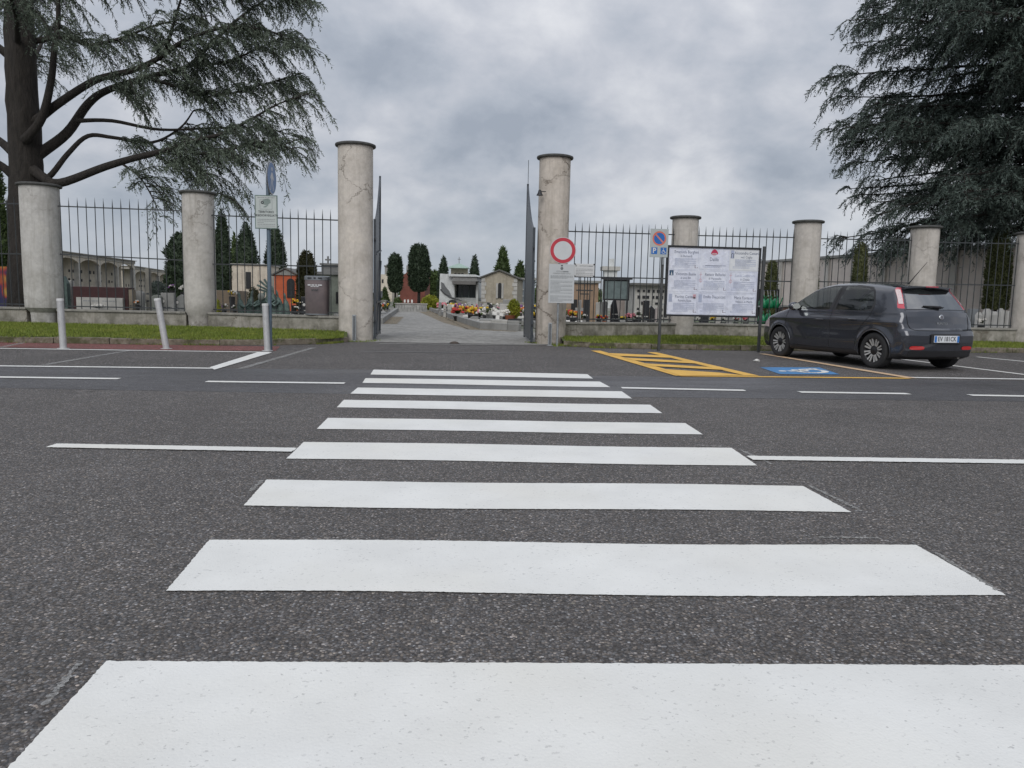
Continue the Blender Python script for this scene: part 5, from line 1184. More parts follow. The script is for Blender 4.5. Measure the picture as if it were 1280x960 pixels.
bush('grey green lavender bush behind the leaning bollard', 197, 10, 352, 26.5, M_LAV, 32, 1600, .06, yb=372)
bush('dull brown bush in front of the cream chapel', 317, 9, 359, 30, M_CYP2, 33, 1500, .07)
bush('small green shrub low behind the railing next to the second pillar', 271.5, 4.5, 374, 21, M_YGREEN, 34, 700, .04)
bush('round green bush among the graves beyond the tall pillar', 497, 5, 372, 60, M_GREEN, 35, 600, .12)
# far belt of trees along the horizon, one mass
r = np.random.default_rng(77); Vb = []; 
for i in range(620):
    x = r.uniform(-1500, 2800); Dd = r.uniform(150, 240); c = XY(x, Dd); hh = r.uniform(1.5, 4.6); k = 34
    a = r.uniform(0, 2*np.pi, k); z = r.uniform(0, 1, k); rr = hh*.8*np.sqrt(1-z**2*.9); cc = np.stack([c.x+rr*np.cos(a), c.y+rr*np.sin(a), z*hh], -1)
    d = unit(r.normal(size=(k, 3))); w = unit(np.cross(d, r.normal(size=(k, 3)))); Vb.append(np.stack([cc-w*.6, cc+w*.6, cc+d*1.1], 1).reshape(-1, 3))
Vb = np.concatenate(Vb); o = np_mesh('distant_trees', Vb, np.arange(len(Vb)).reshape(-1, 3), M_GREEN); o['kind'] = 'stuff'
# ------------------------------------------------------------------ buildings in the cemetery
def stone(name, c, var=.2, scale=2.5, rough=.85): return solid(name, c, rough, var=var, scale=scale, bump=.2)
M_CREAM_W = plaster('cream_wall', (.62, .56, .47), .0, .7, seed=60); M_WHITEW = plaster('white_chapel_wall', (.60, .62, .62), .0, .5, seed=61)
M_BEIGE = plaster('beige_stone_wall', (.40, .36, .29), .0, .9, seed=62); M_GREYW = plaster('grey_wall', (.28, .28, .265), .0, 1, seed=63)
M_DARKIN = solid('dark_opening', (.012, .013, .015), .5); M_ROOF = solid('grey_roof', (.12, .118, .11), .85, var=.3)
M_GRAN = stone('grey_granite', (.26, .26, .25)); M_GRANL = stone('pale_granite', (.42, .41, .385)); M_GRAND = stone('dark_granite', (.035, .036, .04), .1, 8, .25); M_REDG = stone('dark_red_granite', (.055, .022, .022), .2, 9, .3)
M_MARB = stone('white_marble', (.62, .61, .58), .1)
def bld(name, label, cat, x0, x1, yt, D, rz=0.0, grp=None, dep=3.0):
    """Empty at the middle of the front foot; returns it with width and height."""
    c, w, h = XY((x0+x1)/2, D), (x1-x0)*D/F, None; h = zat(c, yt)
    return thing(name, label, cat, c, FACE+rz, grp), w, h
def fz(T, y): return zat(T.location, y)
# colonnade of wall tombs, two blocks
def niches(mb, w, h, y, nx, nz, s):
    for i in range(nx):
        for j in range(nz):
            if random.random() < .82: mb.box(((i+.5)/nx*w-w/2+random.uniform(-.05, .05), y, (j+.5)/nz*h+.1+random.uniform(-.03, .03)), (s*random.uniform(.6, 1.3), .06, s*random.uniform(.7, 1.5)))
def colonnade(label, p0, p1, h0, nb, seed):
    a, b = p0, p1; d = (b-a).normalized(); L_ = (b-a).length; T = thing('colonnade', label, 'building', a, math.atan2(d.y, d.x), 'arcaded blocks of wall tombs'); bay = L_/nb
    MB().box((L_/2, .95, h0/2-.1), (L_, .3, h0-.2)).build('back_wall', M_CREAM_W, T)
    rf = MB(); rf.box((L_/2, .5, h0-.11), (L_+.4, 1.4, .22)); rf.box((L_/2, .5, h0+.02), (L_+.55, 1.6, .05)); rf.build('roof', plaster('pale_roof_slab', (.42, .40, .36), 0, 1, seed=64), T)
    for i in range(nb):
        for ii in range(4):
            for jj in range(4):
                if random.random() < .85: MB().box((bay*(i+.12+.76*(ii+.5)/4)+random.uniform(-.05, .05), .79, (jj+.5)/4*(h0-.95)+.15), (random.uniform(.14, .22), .05, random.uniform(.12, .24))).build('niche_plaque', M_DARKIN, T)
        # segmental arch between two columns
        n = 10; pts_ = [(bay*i+.12, h0-.22), (bay*i+.12, h0-.62)]+[(lin(k/n, bay*i+.12, bay*(i+1)-.12), h0-.62+.30*math.sin(math.pi*k/n)**.7) for k in range(1, n)]+[(bay*(i+1)-.12, h0-.62), (bay*(i+1)-.12, h0-.22)]
        MB().prism(pts_[::-1], (0, 0, 0), (1, 0, 0), (0, 0, 1), .16).build('arch', M_CREAM_W, T)
    for i in range(nb+1): MB().box((bay*i, .0, (h0-.2)/2), (.24, .30, h0-.2)).build('column', stone('column_render', (.50, .48, .44)), T)
    return T
A, B = XY(70, 46), XY(166, 60); dd_ = (B-A).normalized(); colonnade('taller arcaded block of wall tombs behind the dark red tomb', A-dd_*7.6, B, zat(A, 313.5), 6, 1)
A, B = XY(167, 62), XY(240, 90); colonnade('lower arcaded block of wall tombs left of the second pillar', A, B, zat(A, 333), 6, 2)
# cream chapel
T, w, h = bld('chapel', 'small cream flat roofed chapel with one tall dark window', 'chapel', 291, 336, 331.5, 46, .12)
MB().box((0, 1.6, h/2), (w, 3.2, h)).build('wall', M_CREAM_W, T); MB().box((0, 1.6, h+.04), (w+.16, 3.36, .08)).build('roof', M_GRANL, T)
zz0, zz1 = fz(T, 361), fz(T, 340); wx = (311-313.5)*46/F; MB().box((wx, -.01, (zz0+zz1)/2), (.30, .06, zz1-zz0)).build('window', M_DARKIN, T)
MB().box((wx-.4, -.03, h*.45), (.04, .06, h*.9)).build('pilaster', M_CREAM_W, T); MB().box((wx+.55, -.03, h*.45), (.04, .06, h*.9)).build('pilaster', M_CREAM_W, T)
# low white building
T, w, h = bld('white_building', 'low white building seen right of the second pillar', 'building', 262, 286, 343.5, 60)
MB().box((0, 1.5, h/2), (w, 3, h)).build('wall', M_WHITEW, T); MB().box((0, 1.5, h+.03), (w+.2, 3.2, .07)).build('roof', M_GRANL, T)
# gabled chapels
def gable(name, label, x0, x1, ye, yp, D, wall, rz=0, dep=4, roofm=None, oh=.15):
    T, w, h = bld(name, label, 'chapel', x0, x1, ye, D, rz); hp = zat(T.location, yp)
    MB().prism([(-w/2, 0), (w/2, 0), (w/2, h), (0, hp), (-w/2, h)], (0, dep, 0), (1, 0, 0), (0, 0, 1), dep).build('wall', wall, T)
    r_ = MB(); t_ = .09
    for s_ in (-1, 1):
        e = Vector((s_*(w/2+oh), 0, h-oh*(hp-h)/(w/2))); p_ = Vector((0, 0, hp))
        a_ = [e, p_]; q = [Vector((v.x, y, v.z+k)) for k in (.01, t_) for v in a_ for y in (-oh, dep+oh)]
        r_.add(q, [(0, 1, 3, 2), (4, 6, 7, 5), (0, 2, 6, 4), (1, 5, 7, 3), (0, 4, 5, 1), (2, 3, 7, 6)])
    r_.build('roof', roofm or M_ROOF, T); return T, w, h, hp
T, w, h, hp = gable('chapel', 'orange chapel with a grey gable and an arched opening', 343.5, 371, 343.5, 336, 42, solid('orange_render', (.50, .115, .05), .85, var=.15, scale=2), .1)
MB().prism([(-w/2+.02, h-.02), (w/2-.02, h-.02), (0, hp-.04)], (0, -.02, 0), (1, 0, 0), (0, 0, 1), .05).build('gable', M_GREYW, T)
def arch_open(T, cx, z0, z1, wd, mat=M_DARKIN, nm='window', y=-.05, t_=.06):
    n = 8; pts_ = [(cx-wd/2, z0), (cx+wd/2, z0), (cx+wd/2, z1-wd/2)]+[(cx+wd/2*math.cos(math.pi*k/n), z1-wd/2+wd/2*math.sin(math.pi*k/n)) for k in range(1, n)]+[(cx-wd/2, z1-wd/2)]
    return MB().prism(pts_, (0, y+t_, 0), (1, 0, 0), (0, 0, 1), t_).build(nm, mat, T)
arch_open(T, (363.5-357.2)*42/F, fz(T, 372), fz(T, 348), .42, nm='doorway')
T, w, h, hp = gable('chapel', 'beige stone chapel with a shallow gable and one slit window', 601.5, 646, 347.5, 338.5, 46, M_BEIGE, -.08, 5)
arch_open(T, (624.5-623.7)*46/F, fz(T, 372.5), fz(T, 353.5), .20)
q = MB(); sx = (624.5-623.7)*46/F
for s_ in (-1, 1): q.box((sx+s_*.17, -.03, (fz(T, 373)+fz(T, 354))/2), (.12, .07, fz(T, 354)-fz(T, 373)))
q.build('window_surround', M_GRANL, T)
q = MB()
for s_ in (-1, 1):
    for k in range(9): q.box((s_*(w/2-.10-.04*(k % 2)), -.012, h*(k+.5)/9), (.22+.08*(k % 2), .05, h/9-.03))
q.build('corner_stones', M_GRANL, T)
# grey stone chapel with cross, left of the tall pillar
T, w, h = bld('mausoleum', 'grey green stone mausoleum with a cross, left of the tallest pillar', 'mausoleum', 394, 430, 343, 33)
MB().box((0, 1.4, h/2), (w, 2.8, h)).build('wall', stone('green_grey_stone', (.22, .24, .20), .35), T)
q = MB(); h2 = fz(T, 331); q.box((0, 1.4, h+.05), (w+.24, 3.0, .12)); q.box((0, 1.4, (h+h2)/2), (w*.72, 2.0, h2-h)); q.box((0, 1.4, h2+.04), (w*.8, 2.2, .08)); q.build('attic', M_GRAN, T)
q = MB(); zc_ = fz(T, 319); q.box((-.28, .9, (h2+zc_)/2), (.07, .07, zc_-h2)); q.box((-.28, .9, lin(.62, h2, zc_)), (.26, .065, .07)); q.build('cross', M_GRAN, T)
MB().box((.35, -.02, fz(T, 372)), (.12, .05, .5)).build('side_slot', M_DARKIN, T)
# brick building and pale tower far off
T, w, h = bld('brick_building', 'dark red brick building behind the cypresses at the avenue end', 'building', 499, 531, 345.5, 100)
hp = fz(T, 338); MB().prism([(-w/2, 0), (w/2, 0), (w/2, h), (.1*w, hp), (-.1*w, hp), (-w/2+.1*w, h)], (0, 6, 0), (1, 0, 0), (0, 0, 1), 6).build('wall', solid('dark_red_brick', (.16, .055, .04), .9, var=.25, scale=1.2), T)
MB().box((0, 3, hp+.06), (.24*w, 6.2, .12)).build('roof', M_ROOF, T); MB().box((-.16*w, 2, hp+.1), (.9, .9, 1.2)).build('chimney', M_GRAN, T)
for x in (506, 510.3, 515): MB().box(((x-515)*100/F, -.02, fz(T, 376.5)), (.22, .06, .40)).build('window', solid('bright_window', (.7, .7, .68), .4), T)
T, w, h = bld('tower_house', 'distant pale building with a small lantern tower left of the avenue', 'building', 474, 490, 343, 125)
MB().box((0, 3, h/2), (w, 6, h)).build('wall', M_CREAM_W, T); MB().box((-.0, 2, (h+fz(T, 333))/2), (w*.34, 1.6, fz(T, 333)-h)).build('lantern', M_GREYW, T)
MB().box((0, 2, fz(T, 333)+.1), (w*.42, 1.9, .25)).build('lantern_roof', M_ROOF, T)
for x in (-.5, .4): MB().box((x, -.02, h*.75), (.3, .06, .6)).build('window', M_DARKIN, T)
# low stone wall that closes the avenue
A, B = at(496, 389.5, 0), at(533.5, 390, 0); d = (B-A).normalized(); L_ = (B-A).length; T = thing('end_wall', 'low pale stone wall closing the avenue', 'wall', A, math.atan2(d.y, d.x))
hh = zat(A, 380); MB().box((L_/2, .2, hh/2), (L_, .4, hh)).build('stone_body', stone('pale_rough_stone', (.36, .36, .345), .35, 3), T); MB().box((L_/2, .2, hh+.03), (L_+.1, .5, .06)).build('coping', M_GRANL, T)
q = MB()
for k in range(10): q.box((L_*(k+.5)/10, -.012, hh*random.uniform(.3, .7)), (.03, .03, hh*.5))
q.build('carved_joint', M_GRAN, T)
# modern white chapel
Dm = 50; T, w, h = bld('modern_chapel', 'white modern chapel with a curved dark panel and a wide glass front', 'chapel', 548.5, 597, 342.5, Dm, -.05)
px = lambda x: (x-572.75)*Dm/F
MB().prism([(px(548.5), 0), (px(568), 0), (px(568), fz(T, 346.5)), (px(562), fz(T, 343)), (px(552), h), (px(549.5), h)], (0, 4, 0), (1, 0, 0), (0, 0, 1), 4).build('wall', M_WHITEW, T)
q = MB(); q.box(((px(568)+px(597))/2, 2.4, fz(T, 372)/2), (px(597)-px(568), 3.2, fz(T, 372))); q.box((px(595.5), 2.2, fz(T, 352)/2), (px(597)-px(594), 3.6, fz(T, 352))); q.build('plinth', M_WHITEW, T)
MB().box(((px(567)+px(594))/2, 1.1, (fz(T, 356)+fz(T, 371.5))/2), (px(594)-px(567.5), .1, fz(T, 355.5)-fz(T, 371.8))).build('glass_front', solid('dark_chapel_glass', (.03, .04, .045), .1), T)
q = MB()
for x in (575, 584): q.box((px(x), 1.03, (fz(T, 356)+fz(T, 371.5))/2), (.05, .06, fz(T, 355.5)-fz(T, 371.8)))
q.build('mullion', solid('glass_green_grey', (.10, .13, .12), .4), T)
MB().prism([(px(566), fz(T, 355.5)), (px(595), fz(T, 355.5)), (px(595), fz(T, 351.5)), (px(566), fz(T, 351.5))], (0, 3.8, 0), (1, 0, 0), (0, 0, 1), 4.2).build('dark_fascia', solid('grey_brown_fascia', (.13, .125, .12), .7), T)
MB().prism([(px(565), fz(T, 351.4)), (px(597.5), fz(T, 351.4)), (px(595.5), fz(T, 346)), (px(567), fz(T, 346))], (0, 3.8, 0), (1, 0, 0), (0, 0, 1), 4.1).build('sloping_roof', solid('mid_grey_roof', (.22, .22, .215), .7), T)
MB().prism([(px(562), fz(T, 345.8)), (px(598), fz(T, 345.8)), (px(594), fz(T, 343)), (px(560), fz(T, 343))], (0, 3.9, 0), (1, 0, 0), (0, 0, 1), 4.3).build('roof_edge', M_WHITEW, T)
cv = [(551, 353), (554, 354), (557, 359), (561, 363.5), (564.5, 370.5), (560, 369), (555, 366), (551.5, 362)]
MB().prism([(px(x), fz(T, y)) for x, y in cv][::-1], (0, -.01, 0), (1, 0, 0), (0, 0, 1), .05).build('curved_panel', solid('panel_grey', (.12, .125, .13), .6), T)
MB().tube([(px(x), -.05, fz(T, y)) for x, y in ((550.5, 362), (555, 367), (562, 371.3), (572, 374.5), (582, 377))], .045, 6).build('curved_band', solid('band_dark', (.05, .05, .055), .5), T)
# church tower far away
T, w, h = bld('church_tower', 'distant square church tower with a pale green roof above the white chapel', 'tower', 563, 583.5, 335.5, 150)
MB().box((0, 1.8, h/2), (w, w, h)).build('wall', stone('tower_stone', (.46, .42, .34)), T)
MB().lathe([(w*.86, h), (w*.80, h+.25), (.05, h+1.0)], n=4, M=Matrix.Rotation(math.pi/4, 3, 'Z')).build('roof', solid('copper_green', (.30, .40, .35), .7), T)
for x in (-.7, 0, .7): arch_open(T, x, h-2.0, h-.9, .45)
q = MB(); q.box((0, 0, h+1.5), (.10, .1, 1.5)); q.box((0, 0, h+1.8), (.6, .1, .1)); q.build('cross', M_ROOF, T)
# blue grey building beside the gate leaf
T, w, h = bld('grey_building', 'blue grey building seen beside the right gate leaf', 'building', 645, 668, 350, 58)
MB().box((0, 2, h/2), (w, 4, h)).build('wall', solid('blue_grey_wall', (.13, .15, .17), .7), T); MB().box((0, 2, h+.08), (w+.2, 4.2, .16)).build('roof', M_GREYW, T)
for k in range(3): MB().box((-w*.25, -.03, h*(.3+.2*k)), (w*.3, .08, .08)).build('ledge', M_GRANL, T)
# right of the gateway, behind the railing
T, w, h = bld('brown_tomb_building', 'flat brown tomb building with two dark doorways behind the small plate', 'building', 708, 747.5, 353.5, 33)
MB().box((0, 1.6, h/2), (w, 3.2, h)).build('wall', plaster('brown_render', (.34, .24, .17), 0, .7, seed=66), T); MB().box((0, 1.6, h+.05), (w+.2, 3.4, .1)).build('roof', M_GRAN, T)
for a_, b_ in ((714, 721.5), (729, 737)): z1 = fz(T, 374.5); MB().box((((a_+b_)/2-727.75)*33/F, -.01, z1/2), ((b_-a_)*33/F, .06, z1)).build('doorway', M_DARKIN, T)
T, w, h = bld('white_lantern_tower', 'distant white tower with a flat cornice and a slim top behind the railing', 'tower', 754.5, 770.5, 338, 95)
MB().box((0, 1, h/2), (w, w, h)).build('wall', M_WHITEW, T); q = MB(); q.box((0, 1, fz(T, 335.5)), (w*1.42, w*1.4, fz(T, 333)-fz(T, 338))); q.build('cornice', M_GRANL, T)
MB().box((.1, 1, (fz(T, 333)+fz(T, 323))/2), (w*.42, w*.42, fz(T, 323)-fz(T, 333))).build('lantern', M_WHITEW, T)
Dn = 22.2; T, w, h = bld('display_case', 'dark framed glazed notice case behind the railing', 'notice case', 753.5, 786, 349.5, Dn)
zb_ = fz(T, 375.5); MB().box((0, 0, (zb_+h)/2), (w, .06, h-zb_)).build('frame', M_BLACK, T); MB().box((0, 0, h+.03), (w+.14, .2, .05)).build('roof', M_BLACK, T)
MB().box((0, -.034, (zb_+h)/2), (w-.09, .01, h-zb_-.09)).build('pane', solid('grey_green_glass', (.16, .20, .20), .15), T)
for s_ in (-1, 1): MB().box((s_*(w/2-.05), .02, zb_/2), (.05, .05, zb_)).build('leg', M_BLACK, T)
T, w, h = bld('tomb_block', 'grey block of wall tombs with dark name plates behind the parking sign', 'building', 793, 850, 357, 46, .05)
MB().box((0, 1.5, h/2), (w, 3, h)).build('wall', M_GRANL, T); MB().box((0, 1.4, h+.06), (w+.5, 3.6, .13)).build('roof', M_ROOF, T)
for ii in range(9):
    for jj in range(5):
        if random.random() < .8: MB().box((((ii+.5)/9-.5)*w*.94+random.uniform(-.04, .04), -.02, (jj+.5)/5*h*.92), (random.uniform(.12, .20), .05, random.uniform(.12, .2))).build('niche_plaque', M_GRAND, T)
T, w, h = bld('white_tomb_wall', 'pale rendered tomb wall between the notice case and the tomb block', 'building', 775, 800, 362, 50)
MB().box((0, 1, h/2), (w, 2, h)).build('wall', stone('pinkish_wall', (.40, .34, .31)), T); MB().box((0, 1, h+.04), (w+.1, 2.2, .08)).build('roof', M_GRAN, T)
# long wall on the right
A, B = XY(948, 37), XY(1300, 22.6); d = (B-A).normalized(); L_ = (B-A).length; hL = zat(XY(1110, 28.5), 315.5); T = thing('boundary_wall', 'long high pinkish grey panelled wall behind the right hand railing', 'wall', A, math.atan2(d.y, d.x))
t = NT('panelled_wall'); sp2 = t.N.new('ShaderNodeSeparateXYZ'); t.L.new(t.co, sp2.inputs[0]); nn = t.noise(1.4, 5, .6)
t.base(t.mix(1.0, t.mix(t.math('MULTIPLY', t.ramp(t.noise(1, 4, .7, src=t.vec(scale=(5, 5, .4))), [(.5, 0.0), (.7, 1.0)]), .4), (.66, .59, .545), (.40, .37, .35)), t.ramp(nn, [(.3, .85), (.7, 1.1)]), 'MULTIPLY')); t.set('Roughness', .9)
nP = 9; bw_ = L_/nP
for i in range(nP): MB().box((bw_*(i+.5), .15, hL/2-.04), (bw_-.28, .2, hL-.08)).build('panel', t.m, T)
for i in range(nP+1): MB().box((bw_*i, .12, hL/2-.03), (.27, .30, hL-.06)).build('pier', plaster('pier_grey', (.54, .52, .49), 0, 1, seed=67), T)
MB().box((L_/2, .15, hL), (L_+.3, .42, .10)).build('coping', M_GRAN, T)
# painted banner at the far left
T, w, h = bld('painted_panel', 'colourful painted panel of red and orange shapes at the far left edge', 'panel', -18, 15.5, 333, 24)
t = NT('bright_painting'); v = t.voro(2.6, 'SMOOTH_F1', src=t.vec(loc=(.4, .2, .1)), out='Color'); s3 = t.N.new('ShaderNodeSeparateColor'); t.L.new(v, s3.inputs[0])
t.base(t.ramp(t.math('ADD', t.math('MULTIPLY', s3.outputs[0], .7), t.math('MULTIPLY', t.noise(4, 3), .3)), [(.2, (.015, .02, .07)), (.40, (.05, .02, .08)), (.52, (.24, .025, .03)), (.66, (.36, .09, .02)), (.82, (.36, .24, .05))])); t.set('Roughness', .6)
MB().box((0, 0, (h+.25)/2), (w, .04, h-.25)).build('canvas', t.m, T)
for s_ in (-1, 1): MB().box((s_*(w/2+.03), 0, h/2), (.06, .06, h)).build('post', M_IRON, T)
# ------------------------------------------------------------------ tombs and flowers just behind the railing
FL = {k: solid('petals_'+k, c, .7, var=.3, scale=40) for k, c in dict(red=(.42, .03, .03), pink=(.55, .20, .24), white=(.62, .60, .56), yellow=(.60, .40, .03), orange=(.55, .17, .03), violet=(.20, .07, .25)).items()}
M_POT = solid('terracotta', (.30, .10, .05), .85); M_POTD = solid('dark_vase', (.03, .03, .032), .4)
def flowers(label, x, y, D, cols, r=.14, n=10, pot=None, z=None, name='flower_pot', grp=None, ry=.8, seed=0):
    """pot with leaves and separate blooms; y = picture row of the middle of the blooms."""
    rr = random.Random(int(x*31+y*7+seed)); c = XY(x, D); zc_ = zat(c, y); zb = max(0, zc_-r*ry-.22) if z is None else z
    T = thing(name, label, 'flowers', (c.x, c.y, zb), 0, grp); zc_ -= zb
    MB().lathe([(r*.42, 0), (r*.62, max(.06, zc_-r*.7)), (r*.66, max(.07, zc_-r*.66)), (r*.55, max(.07, zc_-r*.66))], n=14).build('pot', pot or M_POTD, T, smooth='auto')
    q = MB()
    for _ in range(26):
        a, e, l = rr.uniform(0, 6.28), rr.uniform(-.1, 1.2), r*rr.uniform(.7, 1.1); d = Vector((math.cos(a)*math.cos(e), math.sin(a)*math.cos(e), math.sin(e)*ry)); p = Vector((0, 0, zc_-r*.3)); s_ = Vector((-math.sin(a), math.cos(a), 0))*l*.16
        q.add([p-s_, p+d*l*.6-s_*1.5, p+d*l, p+d*l*.6+s_*1.5, p+s_], [(0, 1, 2, 3, 4)])
    q.build('leaves', M_GREEN, T)
    mats_ = [FL[k] for k in cols]; q = MB()
    for i in range(n):
        a, e = rr.uniform(0, 6.28), rr.uniform(0, 1.3); l = r*rr.uniform(.55, .95); q.cur = i % len(mats_)
        st = random.getstate(); q.blob((l*math.cos(a)*math.cos(e), l*math.sin(a)*math.cos(e), zc_+l*math.sin(e)*ry-r*.1), r*rr.uniform(.22, .36), 7, .25, (1, 1, .7)); random.setstate(st)
    q.build('blooms', mats_, T); return T
def tomb(label, x0, x1, yt, D, mat, name='headstone', dep=.16, top='flat', rz=0.0, extra=None, grp=None, cat='headstone', zb=0.0, plinth=True):
    T, w, h = bld(name, label, cat, x0, x1, yt, D, rz, grp); T.location.z = zb; h -= zb
    if top == 'round': n = 10; pts_ = [(-w/2, 0), (w/2, 0), (w/2, h-w*.3)]+[(w/2*math.cos(math.pi*k/n), h-w*.3+w*.3*math.sin(math.pi*k/n)) for k in range(1, n)]+[(-w/2, h-w*.3)]
    elif top == 'slant': pts_ = [(-w/2, 0), (w/2, 0), (w/2, h*.86), (-w/2+w*.2, h)]+[(-w/2, h*.93)]
    elif top == 'wave': pts_ = [(-w/2, 0), (w/2, 0), (w/2*.9, h*.3), (w*.25, h*.62), (w*.05, h*.92), (-w*.15, h), (-w/2*.9, h*.8)]
    elif top == 'peak': pts_ = [(-w/2, 0), (w/2, 0), (w/2, h*.85), (0, h), (-w/2, h*.85)]
    else: pts_ = [(-w/2, 0), (w/2, 0), (w/2, h), (-w/2, h)]
    MB().prism(pts_, (0, dep, 0), (1, 0, 0), (0, 0, 1), dep).build('stone', mat, T, bevel=.012)
    if plinth: MB().box((0, dep/2, .06), (w+.14, dep+.2, .12)).build('plinth', M_GRAN if mat is not M_GRAN else M_GRANL, T, bevel=.01)
    q = MB(); lines(q, -w*.32, w*.32, h*.62, h*.36, 2, max(.012, h*.03), -.006); q.build('inscription', M_INK if mat is not M_GRAND else M_GRANL, T)
    if w > .35: q = MB(); q.lathe([(0, 0), (.045, 0), (.045, .012), (0, .014)], c=(-w*.3, -.004, h*.74), n=14, M=Matrix.Rotation(math.pi/2, 3, 'X')); q.build('photo_oval', M_MARB, T)
    return T
zt_ = 0
T, w, h = bld('granite_tomb', 'wide dark red granite tomb with a pale inscribed panel', 'tomb', 89.5, 160, 358.5, 22.3)
MB().box((0, .2, h/2), (w, .4, h)).build('back_slab', M_REDG, T, bevel=.01); pw = (155-97)*22.3/F; ph_ = fz(T, 372); MB().box(((126-124.75)*22.3/F, -.05, ph_/2), (pw, .1, ph_)).build('inscribed_panel', M_GRANL, T, bevel=.008)
q = MB(); lines(q, -.45, .02, ph_-.07, ph_-.13, 1, .03, -.103); lines(q, .12, .55, ph_-.07, ph_-.13, 1, .025, -.103); q.build('inscription', M_INKG, T)
flowers('low white flowers on the dark red tomb', 122, 382.5, 21.9, ('white',), .2, 22, ry=.3); flowers('small mixed bunch at the right end of the dark red tomb', 171.5, 378, 21.9, ('white', 'orange'), .10, 7)
T = tomb('green patinated bronze stele beside the far left pillar', 75.5, 84, 345, 22.5, solid('bronze_patina', (.075, .11, .10), .6, .3, var=.35, scale=8), name='bronze_stele', cat='stele', top='peak')
tomb('pale upright slab between the bronze stele and the dark red tomb', 84.3, 89.2, 350.5, 22.8, M_GRANL)
tomb('short brown stone pillar right of the dark red tomb', 160.5, 166.5, 362, 22.2, stone('brown_stone', (.20, .17, .13)))
tomb('small grey headstone with a photo between two stone pillars', 167, 178, 363.5, 22.6, M_GRAN, top='round')
tomb('tallest slim stone post behind the railing left of the leaning bollard', 182, 187, 335.5, 23, stone('rough_grey_post', (.24, .23, .20), .35), name='stone_post', cat='stele')
tomb('broad grey headstone with dark lettering left of the second pillar', 200.5, 217, 366, 23, M_GRAN); tomb('low grey headstone touching the second pillar', 218, 234, 368, 23.2, stone('mid_granite', (.22, .225, .22)), top='peak')
tomb('narrow grey headstone below the lavender bush', 189, 200, 368.5, 22.8, stone('greenish_granite', (.20, .215, .195)), top='round')
flowers('white flowers by the second pillar', 229.5, 361, 24, ('white',), .16, 14); flowers('purple and white flowers near the wall tombs', 215, 359, 25.5, ('violet', 'white'), .16, 12)
T, w, h = bld('stone_bench_tomb', 'long low brown stone tomb right of the second pillar', 'tomb', 263, 296, 363, 25.5); MB().box((0, .5, h/2), (w, 1, h)).build('stone', stone('brown_tomb_stone', (.24, .19, .14)), T, bevel=.02); MB().box((0, -.25, h*.3), (w*.95, .5, h*.6)).build('step', stone('brown_tomb_step', (.18, .15, .12)), T, bevel=.02)
flowers('yellow flowers on the long brown tomb', 290, 366.5, 24.8, ('yellow', 'white'), .17, 14, z=.5); flowers('cluster of dark vases with dull flowers by the second pillar', 280, 383, 21, ('white', 'violet'), .11, 5); flowers('dark vase with white petals next to the bronze group', 293, 384, 21, ('white',), .09, 5)
tomb('black polished tomb behind the grey bin', 376, 396, 371, 23.5, M_GRAND)
flowers('yellow and orange flowers in a pot right of the bronze group', 367.5, 377.5, 20.8, ('yellow', 'orange', 'yellow'), .135, 12); flowers('white flowers under the yellow ones right of the bronze group', 369.5, 385.5, 20.3, ('white',), .10, 8); flowers('pale bunch beside the yellow flowers', 375, 379, 21, ('white', 'yellow'), .09, 7)
# bronze group of bowed figures with rays
Dg = 20.6; T, w, h = bld('bronze_sculpture', 'green patinated bronze group of bowed draped figures with rays', 'sculpture', 297, 363, 366, Dg)
t = NT('bronze_green'); n5 = t.noise(7, 5, .6); t.base(t.ramp(n5, [(.3, (.055, .08, .072)), (.55, (.11, .16, .145)), (.75, (.20, .26, .235))])); t.set('Metallic', .35); t.set('Roughness', .55); t.bump(n5, .5, .03); M_BRZ = t.m
px = lambda x: (x-330)*Dg/F
def draped(x, yt, wpx, lean, arm=None):
    zt = fz(T, yt); k = wpx*Dg/F; secs = []; n = 18
    for s_, ww in ((0, .62), (.12, .58), (.45, .44), (.66, .46), (.78, .34), (.84, .13), (.88, .16), (.95, .17), (1.0, .06)):
        z = zt*s_; off = lean*s_**2*.28; ring_ = []
        for j in range(n):
            a = 2*math.pi*j/n; q_ = ww*k*(1+(.16*math.sin(a*5+s_*5+x) if s_ < .7 else 0)); ring_.append((px(x)+off+q_*math.cos(a), -.0+q_*.6*math.sin(a)-abs(off)*.2, z))
        secs.append(ring_)
    loft(MB(), secs).build('draped_figure', M_BRZ, T, smooth=True)
    if arm: MB().tube([(px(x)+lean*.1, -.06, zt*.70), (px(x)+arm*.15, -.16, zt*.62), (px(x)+arm*.30, -.15, zt*.74)], [.045, .035, .02], 8).build('arm', M_BRZ, T, smooth=True)
for a_ in ((302, 366, 9, -.25, 1), (310, 363, 9.5, .5, 1), (319, 367, 9, .6, None), (327, 364, 9, .3, -1), (344, 357, 11, -.3, -1), (352, 362, 9.5, -.5, -1), (359.5, 366, 9, -.3, None), (334, 361, 9, 0, 1)): draped(*a_)
for a_, b_ in (((338, 362), (325, 351)), ((338, 364), (322, 356.5)), ((339, 366), (324.5, 362)), ((338, 361), (331, 349))): MB().bar((px(a_[0]), 0, fz(T, a_[1])), (px(b_[0]), -.02, fz(T, b_[1])), .055, .05).build('ray', M_BRZ, T)
MB().box((0, .05, .08), (w, .5, .16)).build('base', M_GRAN, T)
q = MB(); q.blob((px(329.5), -.2, fz(T, 371)), .10, 12, .08, (1, .5, 1)); q.build('pale_face', stone('worn_bronze', (.22, .24, .22)), T, smooth=True)
